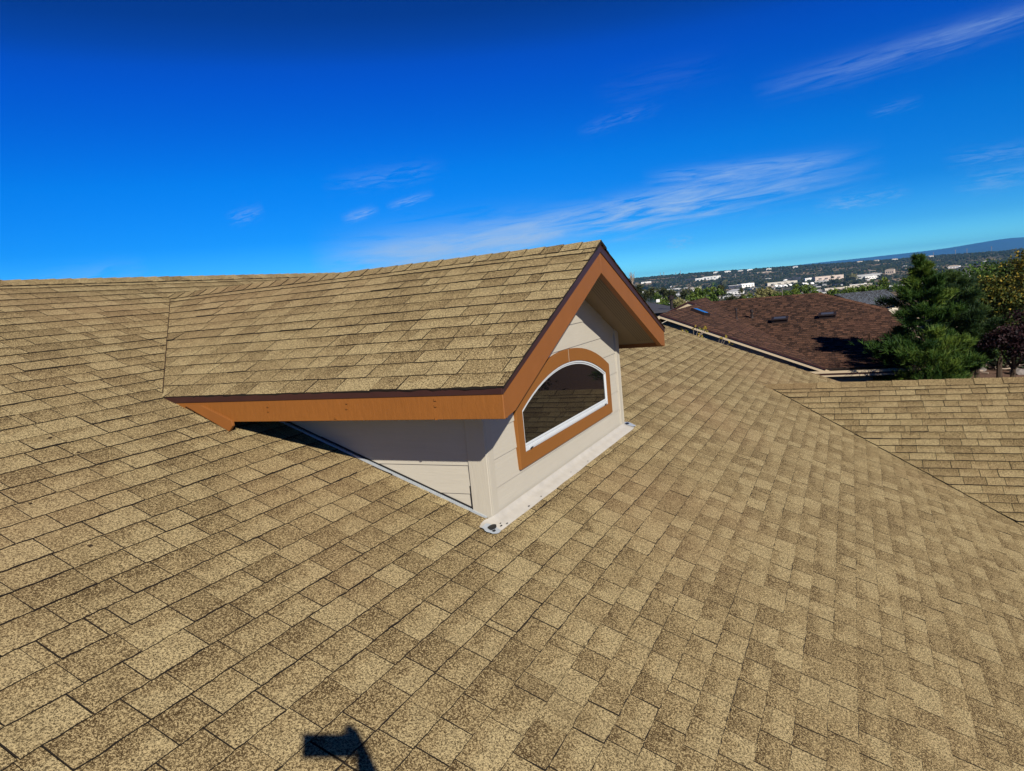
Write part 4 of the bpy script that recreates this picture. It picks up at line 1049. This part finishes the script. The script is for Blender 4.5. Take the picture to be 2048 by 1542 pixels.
B = [
 (1420, 560, 28, 8, M_rcream, M_wwhite, 'cream roofed long white building below the left skyline', .8, .3),
 (1398, 562, 13, 6, M_rwhite, M_wwhite, 'small white building beside the cream roofed one', .8, .2),
 (1380, 562, 20, 5, M_rdark, M_wdark, 'dark low shed beside the small white building', .8, .2),
 (1340, 582, 66, 4, M_rwhite, M_wgrey, 'very long low white roofed building near the dark roof chimney pipe', .25, .1),
 (1389, 582, 17, 8, M_rcream, M_wcream, 'cream end block of the long low building', .8, .4),
 (1496, 575, 24, 9, M_rwhite, M_wwhite, 'white box building with a row of windows above the grey hip roof', .6, -.3),
 (1471, 577, 24, 7, M_rwhite, M_wdark, 'white flat roof over dark walls next to the white box building', .6, -.1),
 (1468, 589, 27, 7, M_rgrey, M_wwhite, 'house with a grey hip roof and white walls above the brown ridge', .8, .3, .18),
 (1565, 570, 52, 7, M_rcream, M_wcream, 'long cream shed behind the white domes', .3, -.1),
 (1586, 560, 28, 5, M_rdark, M_wdark, 'long dark building behind the white domes', .3, 0),
 (1587, 567, 13, 8, M_rdark, M_wdark, 'dark block in front of the long dark building', .8, 0),
 (1618, 562, 13, 6, M_rwhite, M_wwhite, 'white block between the dark building and the big warehouse', .8, -.2),
 (1659, 561, 50, 10, M_rtan, M_wpink, 'big pinkish warehouse with a blank wall', .35, -.35),
 (1737, 558, 44, 10, M_rgrey, M_wgrey, 'grey warehouse left of the pine top', .35, -.2),
 (1743, 558, 20, 6, M_rwhite, M_wwhite, 'bright white shed in front of the grey warehouse', .4, -.2),
 (1680, 580, 50, 5, M_rcream, M_wcream, 'long low cream roofed strip above the green treetops', .2, -.15),
 (1722, 573, 36, 5, M_rwhite, M_wcream, 'low white roofed strip right of the cream one', .25, -.1),
 (1645, 566, 26, 4, M_rwhite, M_wgrey, 'thin white roof below the big warehouse', .4, 0),
 (1640, 574, 22, 5, M_rgrey, M_wgrey, 'grey flat roof next to the white tanks', .6, 0),
 (1779, 550, 14, 11, M_rtan, M_wtan, 'tan house hidden partly by the pine top', .8, .2, .1),
 (1880, 556, 42, 5, M_rwhite, M_wgrey, 'low pale roof just right of the pine top', .3, 0),
 (1925, 555, 46, 7, M_rgrey, M_wgrey, 'grey white flat building behind the yellowing tree', .3, -.1),
 (1940, 543, 38, 10, M_rtan, M_wtan, 'tan block with one dark side below the mesa', .5, .5),
 (1905, 537, 20, 4, M_rtan, M_wwhite, 'small building with a light slanted roof by the tan block', .6, .2, .15),
 (1918, 545, 13, 7, M_rdark, M_wdark, 'dark building against the tan block', .8, 0),
 (1982, 543, 40, 3, M_rblue, M_wwhite, 'long pale blue metal roof right of the tan block', .3, -.1),
 (2017, 540, 28, 3, M_rblue, M_wwhite, 'shorter pale blue metal roof at the frame side', .3, -.1),
 (1292, 567, 18, 4, M_rgrey, M_wwhite, 'grey white building nearest the dormer gable', .8, .1),
 (1284, 588, 10, 4, M_rwhite, M_wwhite, 'small white house low beside the dormer gable', .8, .1, .15),
 (1356, 593, 12, 6, M_rgrey, M_wwhite, 'small white house among the green trees', .8, .4, .2),
 (1330, 606, 5, 5, M_rcream, M_wcream, 'tiny cream house above the charcoal roof', .8, .1, .2),
 (1528, 546, 26, 2.5, M_rtan, M_wtan, 'low tan building on the scrub slope', .4, 0),
 (1300, 596, 20, 4, M_rwhite, M_wgrey, 'white roof low down behind the charcoal roof', .5, 0),
 (2012, 578, 26, 4, M_rwhite, M_wwhite, 'white roof glimpsed through the yellowing tree', .5, 0),
]
for b_ in B: town(*b_)
# small houses scattered through the valley, each only a few pixels
rs = random.Random(77); hm = []; SMALL = []
for k, (mw, mr) in enumerate(((M_wcream, M_rgrey), (M_wwhite, M_rtan), (M_wtan, M_rtan), (M_wwhite, M_rwhite), (M_wgrey, M_rdark))):
    mb = MB(); mb.box((0, 0, .5), (1, .7, 1.0), 0)
    mb.add([(-.56, -.42, 1), (.56, -.42, 1), (.56, .42, 1), (-.56, .42, 1), (-.3, 0, 1.32), (.3, 0, 1.32)], [(0, 1, 5, 4), (2, 3, 4, 5), (1, 2, 5), (3, 0, 4), (0, 3, 2, 1)], 1)
    o = mb.build('small_house', [mw, mr]); hm.append(o.data); bpy.data.objects.remove(o)
for k in range(75):
    D = rs.uniform(750, 2600); a = rs.uniform(pxaz(1265, 560), pxaz(2060, 500)); x = CAM.x+math.sin(a)*D; y = CAM.y+math.cos(a)*D
    if D > 1900 and rs.random() < .45: continue
    kd = rs.randrange(5); o = bpy.data.objects.new('small_house', hm[kd]); o['kd'] = kd; SMALL.append(o); C.objects.link(o); w_ = rs.uniform(9, 22)
    o.location = (x, y, ground_z(x, y)-.3); o.scale = (w_, w_, rs.uniform(2.8, 4)); o.rotation_euler.z = rs.uniform(0, 3.14)
    tag(o, 'small low house scattered among the trees of the valley town', 'house', 'small houses scattered in the valley')
# skyline houses
for k, (px, py, w, lab) in enumerate(((1432, 544.5, 9, 'white skyline house farthest left'), (1455, 543, 12, 'long white skyline house'), (1480, 541.5, 8, 'narrow white skyline house'),
        (1500, 539.5, 10, 'bright white skyline house over the town'), (1538, 538, 9, 'pale skyline house above the domes'), (1590, 533.5, 8, 'pale skyline house above the dark block'),
        (1720, 523.5, 9, 'cream skyline house left of the pine top'), (1752, 521, 8, 'small cream skyline house'), (1790, 518.5, 9, 'cream skyline house nearest the pine top'), (1862, 512.5, 8, 'cream skyline house right of the pine top'))):
    town(px, py+2.2, w, 3.0, M_rtan if k > 5 else M_rwhite, M_wwhite if k < 6 else M_wcream, lab, .6, rgb.uniform(-.4, .4), .12, 2, 'house', 'skyline_house', 'houses along the skyline')
# white domes
for k, (px, py, r_) in enumerate(((1552, 574, 4.6), (1561, 573.5, 4.2), (1570, 573.5, 4.8), (1580, 572, 4.4), (1571, 563.5, 5.2), (1606, 570, 5.0), (1612, 569.5, 4.6), (1624, 568, 4.0))):
    P = on_ground(px, py, 60); rr = r_*(P-CAM).length/FPX; n = 14; mb = MB()
    prof = [(1.0, -.15), (1.0, .15)]+[(math.cos(R(a)), .15+.72*math.sin(R(a))) for a in (20, 40, 60, 78, 89.5)]
    mb.add([(P.x+q0*rr*math.cos(2*math.pi*i/n), P.y+q0*rr*math.sin(2*math.pi*i/n), P.z+q1*rr) for q0, q1 in prof for i in range(n)],
           [(k2*n+i, k2*n+(i+1) % n, (k2+1)*n+(i+1) % n, (k2+1)*n+i) for k2 in range(len(prof)-1) for i in range(n)])
    o = mb.build('storage_dome', M_rwhite, None, smooth=True, origin=P)
    tag(o, ('leftmost white dome of the front row above the brown ridge', 'second white dome in the front row', 'third white dome in the front row', 'rightmost white dome of the front row',
            'largest white dome, standing behind the front row', 'left one of the paired white domes before the warehouse', 'right one of the paired white domes before the warehouse', 'small white dome alone under the big warehouse')[k], 'dome', 'white storage domes')
# poles
M_pole = simple('grey_pole', (.20, .18, .17), .8)
def pole(px, pyt, pyb, lab, arms=True, kind='utility_pole', thick=.9, D=None):
    P = on_ground(px, pyb, 60) if D is None else None
    if D is not None: q = at(px, pyb, D); P = Vector((q.x, q.y, ground_z(q.x, q.y)))
    Dh = math.hypot(P.x-CAM.x, P.y-CAM.y); T = at(px+(pyb-pyt)*-.096*0, pyt, Dh); h = T.z-P.z
    th = thick*Dh/FPX; mb = MB(); mb.tube([P, P+Vector((0, 0, h))], th*.5, 6)
    v = (P-CAM).normalized(); X = Vector((v.y, -v.x, 0)).normalized()
    if arms: mb.box(P+Vector((0, 0, h*.93)), (h*.22, th, th), 0, (X, X.cross(Vector((0, 0, 1))), Vector((0, 0, 1))))
    o = mb.build(kind, M_pole, None, origin=P); tag(o, lab, 'pole', None); return o
for px, a, b_, lab, ar in ((1321, 545, 553, 'leftmost thin mast on the skyline', False), (1328, 544, 553, 'second thin mast on the skyline', False), (1361, 541, 550, 'tallest thin mast on the skyline', False),
      (1352, 545, 552, 'short mast beside the tallest skyline mast', False), (1740, 539, 557, 'utility pole beside the grey warehouse', True), (1933, 526, 545, 'utility pole in front of the tan block', True), (1471, 548, 558, 'utility pole on the scrub slope over the white box', True)):
    pole(px, a, b_, lab, ar)
pole(1565, 573, 592, 'thin pale pole rising behind the brown ridge', False, 'flag_pole', .8, D=60)
for px, a, b_, k in ((1867, 505, 513, 0), (1911, 499.5, 511, 1), (1934, 497.5, 509, 2), (1983, 493, 504, 3)):
    o = pole(px, a, b_, ('leftmost floodlight mast on the mesa', 'second floodlight mast on the mesa', 'third floodlight mast on the mesa', 'rightmost floodlight mast on the mesa')[k], True, 'floodlight_mast', .7)
# bare tree by the dormer
P = at(1264, 560, 130); g = gnd(P); o = empty('bare_tree', g); tag(o, 'leafless thin tree top just right of the dormer apex', 'tree')
mb = MB(); topz = at(1264, 543, 130).z; mb.tube([g, Vector((g.x, g.y, topz-1.5))], [.2, .08], 6)
for k in range(22):
    a = rgb.uniform(0, 6.28); s0 = Vector((g.x, g.y, topz-rgb.uniform(1.2, 2.6))); e = Vector((g.x+math.cos(a)*rgb.uniform(.2, .9), g.y+math.sin(a)*rgb.uniform(.2, .9), topz-rgb.uniform(0, 1)))
    mb.tube([s0, e], [.035, .015], 4, cap=False)
mb.build('trunk', M_twig, o)

# town trees: a few shapes, copied
def crown_mesh(name, mt, seed, n=520, sq=.9, sz=.26):
    rr = random.Random(seed); mb = MB(); sub = [Vector((rr.gauss(0, .42), rr.gauss(0, .42), rr.gauss(0, .36))) for _ in range(11)]
    for i in range(n):
        s = rr.choice(sub); q = s+Vector((rr.gauss(0, .22), rr.gauss(0, .22), rr.gauss(0, .18)))
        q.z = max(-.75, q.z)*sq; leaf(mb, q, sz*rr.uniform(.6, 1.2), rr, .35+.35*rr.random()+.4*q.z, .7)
    mb.tube([(0, 0, -1.3), (0, 0, -.2)], [.09, .05], 5)
    me = bpy.data.meshes.new(name); me.from_pydata(mb.v, [], mb.f); me.materials.append(mt)
    a = me.attributes.new('tone', 'FLOAT_COLOR', 'POINT'); a.data.foreach_set('color', [x for t in mb.t for x in (t[0], t[1], t[2], 1.0)])
    return me
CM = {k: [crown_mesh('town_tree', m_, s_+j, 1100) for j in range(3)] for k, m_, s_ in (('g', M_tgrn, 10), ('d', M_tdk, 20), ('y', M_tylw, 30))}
LB = {'g': 'leafy green tree among the buildings of the valley town', 'd': 'dark green tree among the buildings of the valley town', 'y': 'pale yellowish tree among the buildings of the valley town'}
TREES = []
def ttree(px, py_top, rpx, D, kind, label=None, group=None):
    s = D/FPX; r_ = rpx*s; T = at(px, py_top, D); g = ground_z(T.x, T.y)
    o = bpy.data.objects.new('town_tree', rgb.choice(CM[kind])); C.objects.link(o)
    cz_ = T.z-r_*.85; o.location = (T.x, T.y, cz_); o.scale = (r_, r_, max(r_, min((cz_-g)/1.25, r_*1.25))); o.rotation_euler.z = rgb.uniform(0, 6)
    TREES.append((o, px, py_top+rpx, kind, rpx)); tag(o, LB[kind], 'tree', {'g': 'green town trees', 'd': 'dark town trees', 'y': 'yellowish town trees'}[kind]); return o
# near belt right behind the neighbour's roofs
for px, py, r_, D, k in ((1400, 574, 15, 95, 'g'), (1424, 580, 16, 100, 'g'), (1385, 592, 14, 90, 'g'), (1410, 592, 15, 85, 'g'), (1330, 594, 11, 110, 'g'), (1352, 597, 12, 100, 'y'), (1363, 603, 10, 80, 'y'),
      (1443, 572, 12, 150, 'd'), (1463, 592, 10, 110, 'd'), (1480, 590, 12, 90, 'd'), (1500, 592, 12, 85, 'g'), (1528, 572, 15, 110, 'y'), (1545, 578, 14, 95, 'y'), (1522, 588, 14, 85, 'y'),
      (1570, 582, 12, 80, 'g'), (1592, 574, 13, 100, 'g'), (1612, 574, 12, 110, 'g'), (1628, 578, 11, 100, 'g'), (1590, 584, 12, 80, 'g'), (1560, 584, 11, 90, 'g'), (1655, 580, 10, 90, 'g'),
      (1672, 582, 12, 80, 'g'), (1690, 576, 12, 95, 'g'), (1708, 574, 13, 85, 'g'), (1730, 570, 13, 90, 'g'), (1748, 566, 14, 85, 'g'), (1770, 562, 13, 90, 'g'), (1300, 578, 12, 160, 'd'), (1325, 577, 11, 170, 'd'),
      (1345, 581, 10, 150, 'd'), (1290, 584, 10, 150, 'd'), (1275, 572, 12, 180, 'd'), (1312, 586, 9, 140, 'g'), (1370, 580, 10, 160, 'd'), (1320, 604, 9, 80, 'g'),
      (1870, 560, 14, 70, 'd'), (1890, 552, 14, 80, 'g'), (1860, 556, 12, 90, 'd'), (1965, 552, 14, 75, 'g'), (1990, 545, 14, 80, 'g'), (2020, 540, 15, 80, 'g'), (1940, 558, 12, 90, 'g'), (2042, 548, 12, 70, 'g')):
    ttree(px, py, r_, D, k)
# farther trees standing between the buildings
for px, py, r_, k in ((1428, 564, 6, 'g'), (1437, 559, 7, 'd'), (1450, 560, 6, 'y'), (1410, 569, 5, 'd'), (1449, 571, 5, 'd'), (1365, 571, 5, 'd'), (1512, 565, 5, 'd'), (1520, 560, 5, 'd'), (1535, 562, 6, 'y'),
      (1600, 565, 6, 'd'), (1666, 556, 7, 'd'), (1675, 560, 6, 'd'), (1657, 562, 5, 'd'), (1703, 547, 9, 'y'), (1698, 553, 6, 'd'), (1726, 551, 4, 'd'), (1712, 560, 6, 'd'), (1688, 561, 6, 'd'), (1745, 560, 6, 'g'),
      (1762, 548, 6, 'd'), (1770, 552, 6, 'd'), (1893, 535, 12, 'd'), (1882, 541, 8, 'd'), (1960, 526, 7, 'd'), (1972, 528, 6, 'd'), (1985, 527, 5, 'd'), (1870, 545, 6, 'd'), (1340, 566, 5, 'd'), (1290, 569, 6, 'd'),
      (1308, 566, 5, 'd'), (1325, 568, 5, 'd'), (1395, 566, 4, 'd'), (1478, 563, 5, 'd'), (1460, 566, 5, 'd'), (1552, 561, 4, 'd'), (1640, 566, 5, 'd'), (1625, 560, 4, 'd')):
    q = on_ground(px, py+r_*1.6, 60); D = math.hypot(q.x-CAM.x, q.y-CAM.y); ttree(px, py, r_, D, k)
def near_label(px, py, what, seen):
    bb = min(B, key=lambda q: abs(q[0]-px)+1.6*abs(q[1]-q[3]/2-py)); lab = bb[6]
    for w_ in (' below ', ' beside ', ' near ', ' above ', ' next ', ' behind ', ' between ', ' in front', ' left of', ' right of', ' hidden', ' just ', ' at the ', ' against', ' by ', ' low ', ' among ', ' nearest ', ' glimpsed', ' on the ', ' under '):
        lab = lab.split(w_)[0]
    dx_, dy_ = px-bb[0], py-(bb[1]-bb[3]/2)
    rel = ('left of' if dx_ < 0 else 'right of') if abs(dx_) > 1.3*abs(dy_) else ('below' if dy_ > 0 else 'above')
    base_ = '%s %s the %s' % (what, rel, lab); k = seen[base_] = seen.get(base_, 0)+1
    return base_ if k == 1 else (['', 'nearer ', 'farther ', 'partly hidden ', 'turned ', 'faint '][min(k-1, 5)]+base_)
sh_seen = {}
HN = {0: 'cream grey roofed cottage', 1: 'white tan roofed cottage', 2: 'all tan cottage', 3: 'all white cottage', 4: 'grey dark roofed cottage'}
for o in SMALL:
    q = o.location-CAM; z = q.dot(cf); o['label'] = near_label(1024+FPX*q.dot(cr)/z, 771-FPX*q.dot(cu)/z, HN[o['kd']], sh_seen); del o['kd']
seen = {}
for o, px, py, kind, rp in sorted(TREES, key=lambda t: -t[4]):
    bb = min(B, key=lambda q: abs(q[0]-px)+1.6*abs(q[1]-q[3]/2-py)); lab = bb[6]
    for w_ in (' below ', ' beside ', ' near ', ' above ', ' next ', ' behind ', ' between ', ' in front', ' left of', ' right of', ' hidden', ' just ', ' at the ', ' against', ' by ', ' low ', ' among ', ' nearest ', ' glimpsed', ' on the ', ' under '):
        lab = lab.split(w_)[0]
    dx_, dy_ = px-bb[0], py-(bb[1]-bb[3]/2)
    rel = ('left of' if dx_ < 0 else 'right of') if abs(dx_) > 1.3*abs(dy_) else ('below' if dy_ > 0 else 'above')
    base_ = '%s tree %s the %s' % ({'g': 'leafy green', 'd': 'dark green', 'y': 'pale yellowish'}[kind], rel, lab)
    k = seen[base_] = seen.get(base_, 0)+1
    o['label'] = base_ if k == 1 else (['', 'smaller ', 'smallest ', 'tiny ', 'lowest ', 'faint '][min(k-1, 5)]+base_)
# scrub: thousands of junipers over the far slopes and suburbs, too many to count
def scrub():
    vs = []; fs = []; ts = []
    ico = bmesh.new(); bmesh.ops.create_icosphere(ico, subdivisions=1, radius=1.0)
    iv = [v.co.copy() for v in ico.verts]; iff = [tuple(v.index for v in f.verts) for f in ico.faces]; ico.free()
    for k in range(15000):
        D = 700+3150*rgb.random()**.62; a = rgb.uniform(pxaz(1235, 556), pxaz(2120, 480)); x = CAM.x+math.sin(a)*D; y = CAM.y+math.cos(a)*D
        dn = mnoise.noise(Vector((x/170, y/170, 5)))
        if D < 1750:
            if rgb.random() > .55: continue
        elif dn < -.30 and rgb.random() < .8: continue
        r_ = rgb.uniform(1.4, 3.6)*(1.0 if D < 2200 else 1.35); z = ground_z(x, y)+r_*.35; tn = rgb.uniform(0, .6); b0 = len(vs)
        if D > 3500 and rgb.random() < .05: r_ *= 1.8
        for p in iv:
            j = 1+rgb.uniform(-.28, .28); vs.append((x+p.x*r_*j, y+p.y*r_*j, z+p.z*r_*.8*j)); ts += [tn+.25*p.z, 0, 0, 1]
        fs += [tuple(b0+i for i in f) for f in iff]
    me = bpy.data.meshes.new('scrub'); me.from_pydata(vs, [], fs); me.materials.append(M_tdk)
    at_ = me.attributes.new('tone', 'FLOAT_COLOR', 'POINT'); at_.data.foreach_set('color', ts)
    o = bpy.data.objects.new('scrub', me); C.objects.link(o); tag(o, kind='stuff')
scrub()

# ------------------------------------------------------------------ the photographer, standing behind the phone (only the shadow is in the picture)
M_skin = simple('skin', (.45, .26, .18), .6, .05, 10); M_shirt = simple('navy_shirt', (.03, .04, .08), .9, .2, 20); M_jean = simple('blue_jeans', (.05, .08, .16), .9, .2, 30)
M_shoe = simple('black_shoes', (.02, .02, .02), .7); M_hair = simple('dark_hair', (.03, .02, .015), .8); M_phone = simple('black_phone', (.02, .02, .022), .3, .1, 5)
phc = CAM+cr*.042+cu*.012-cf*.016
mb = MB(); mb.box(phc, (.158, .076, .009), 0, (cr, cu, -cf)); ph = mb.build('phone', M_phone, None, origin=phc)
tag(ph, 'black phone held sideways over the roof by the standing photographer', 'phone')
bv = ph.modifiers.new('r', 'BEVEL'); bv.width = .003; bv.segments = 2
mb = MB(); q = CAM+cr*.0-cf*.0095; mb.box(q+cr*.035, (.02, .02, .003), 0, (cr, cu, -cf)); o = mb.build('lens_cover', M_black, ph, origin=q+cr*.035)
fh = Vector((cf.x, cf.y, 0)).normalized(); rh = Vector((fh.y, -fh.x, 0))
foot = CAM-fh*.46; foot.z = foot.y*tt+.012
S = 1.03
def B_(f, r_, z): return foot+fh*f*S+rh*r_*S+Vector((0, 0, z*S))
handR = phc+cr*.095-cf*.012-cu*.012
wr = handR+cr*.035-cf*.045-cu*.05
sk_pts = {
 'pelvis': (B_(-.02, 0, .95), .13), 'waist': (B_(-.02, 0, 1.10), .125), 'chest': (B_(-.02, 0, 1.30), .155), 'neckb': (B_(-.02, 0, 1.44), .085), 'neck': (B_(0, 0, 1.50), .055),
 'head1': (B_(.01, 0, 1.56), .075), 'head2': (B_(.02, 0, 1.64), .092), 'head3': (B_(.01, 0, 1.71), .075),
 'shR': (B_(0, .17, 1.40), .062), 'elR': (B_(.12, .26, 1.30), .055), 'wrR': (wr, .038),
 'shL': (B_(-.02, -.17, 1.40), .062), 'elL': (B_(-.02, -.24, 1.12), .044), 'wrL': (B_(.06, -.26, .86), .028),
 'hipR': (B_(-.02, .09, .88), .095), 'knR': (B_(.05, .13, .50), .062), 'anR': (B_(0, .15, .12), .042), 'hipL': (B_(-.02, -.09, .88), .095), 'knL': (B_(.05, -.13, .50), .062), 'anL': (B_(0, -.15, .12), .042)}
for s, n in ((1, 'R'), (-1, 'L')):
    a = sk_pts['an'+n][0].copy(); f0 = Vector((a.x, a.y, a.y*tt+.05)); sk_pts['hl'+n] = (f0+fh*-.02, .042)
    e = f0+fh*.19; e.z = e.y*tt+.045; sk_pts['to'+n] = (e, .036)
ed = [('pelvis', 'waist'), ('waist', 'chest'), ('chest', 'neckb'), ('neckb', 'neck'), ('neck', 'head1'), ('head1', 'head2'), ('head2', 'head3'), ('neckb', 'shR'), ('shR', 'elR'), ('elR', 'wrR'), ('neckb', 'shL'), ('shL', 'elL'), ('elL', 'wrL'),
      ('pelvis', 'hipR'), ('hipR', 'knR'), ('knR', 'anR'), ('anR', 'hlR'), ('hlR', 'toR'), ('pelvis', 'hipL'), ('hipL', 'knL'), ('knL', 'anL'), ('anL', 'hlL'), ('hlL', 'toL')]
def hand(pre, root, palm_dir, side, curl, n_):
    """palm then four fingers and a thumb, each its own chain"""
    pd = palm_dir.normalized(); sd = side.normalized(); nn = curl.normalized()
    sk_pts[pre+'palm'] = (root+pd*.045, .034); ed.append((n_, pre+'palm'))
    for i, (off, l) in enumerate(((-.028, .070), (-.010, .078), (.010, .074), (.027, .058))):
        p = root+pd*.085+sd*off; prev = pre+'palm'
        for j, (a_, rr_) in enumerate(((0, .0095), (.4, .0088), (.75, .008), (1.0, .007))):
            nm = '%sf%d%d' % (pre, i, j); sk_pts[nm] = (p+pd*l*a_*(1-.35*a_)+nn*l*.5*a_*a_, rr_); ed.append((prev, nm)); prev = nm
    p = root+pd*.03+sd*-.035; prev = pre+'palm'
    for j, (a_, rr_) in enumerate(((0, .011), (.5, .010), (1.0, .008))):
        nm = '%st%d' % (pre, j); sk_pts[nm] = (p+(pd*.6-sd*.7+nn*.2).normalized()*.06*a_, rr_); ed.append((prev, nm)); prev = nm
hand('r', wr, (handR-wr)+cu*.03, cu, -cr*.6+cf*.0, 'wrR')
hand('l', sk_pts['wrL'][0], Vector((0, 0, -1))+fh*.15, fh, rh, 'wrL')
keys = list(sk_pts); me = bpy.data.meshes.new('person')
org = foot.copy()
me.from_pydata([tuple(sk_pts[k][0]-org) for k in keys], [(keys.index(a), keys.index(b_)) for a, b_ in ed], [])
pe = bpy.data.objects.new('person', me); C.objects.link(pe); pe.location = org
sm = pe.modifiers.new('skin', 'SKIN'); sm.use_smooth_shade = True
for i, k in enumerate(keys):
    sv = me.skin_vertices[0].data[i]; r_ = sk_pts[k][1]; sv.radius = (r_, r_); sv.use_root = (k == 'pelvis')
pe.modifiers.new('sub', 'SUBSURF').levels = 1; pe.modifiers['sub'].render_levels = 1
dg = bpy.context.evaluated_depsgraph_get(); nm = bpy.data.meshes.new_from_object(pe.evaluated_get(dg))
pe.modifiers.clear(); pe.data = nm
for m_ in (M_skin, M_shirt, M_jean, M_shoe): nm.materials.append(m_)
for f in nm.polygons:
    c = f.center; zl = c.z/S; rr_ = abs(Vector((c.x, c.y, 0)).dot(rh))
    zz = c.z-((c+org).y*tt-org.z)
    f.material_index = 3 if zz < .12 else (2 if zl < .98 and rr_ < .215 else (1 if zl < 1.47 and ((c+org)-wr).length > .16 and ((c+org)-sk_pts['wrL'][0]).length > .14 and zl > .8 else 0))
tag(pe, 'person in navy shirt and jeans holding up the phone, shadow falling on the shingles', 'person')
mb = MB(); hc = B_(-.0, 0, 1.675)
n = 14
for i in range(7):
    for k in range(n):
        th_ = i/6*1.75; a = 2*math.pi*k/n; rr_ = .104*(1+.05*math.sin(3*a+i)); mb.v.append(tuple(hc+fh*(rr_*math.sin(th_)*math.cos(a)*1.05-.012-(.03 if i > 4 else 0))+rh*(rr_*math.sin(th_)*math.sin(a)*.95)+Vector((0, 0, rr_*math.cos(th_)*1.05+.012)))); mb.t.append((.5, .5, 0))
for i in range(6):
    for k in range(n):
        if i >= 4 and math.cos(2*math.pi*(k+.5)/n) > .2: continue
        mb.f.append((i*n+k, i*n+(k+1) % n, (i+1)*n+(k+1) % n, (i+1)*n+k)); mb.m.append(0)
mb.build('hair', M_hair, pe, smooth=True)
mb = MB()
for s in (-1, 1): mb.box(B_(.105, .033*s, 1.645), (.012, .026, .010), 0, (fh, rh, Vector((0, 0, 1)))); mb.box(B_(.01, .092*s, 1.635), (.03, .016, .055), 1, (fh, rh, Vector((0, 0, 1))))
mb.prism([B_(.10, -.013, 1.61), B_(.10, .013, 1.61), B_(.10, 0, 1.655)], fh*.028, 1); mb.box(B_(.103, 0, 1.577), (.010, .045, .008), 2, (fh, rh, Vector((0, 0, 1))))
mb.build('face', [M_black, M_skin, simple('lips', (.30, .10, .08), .6)], pe)
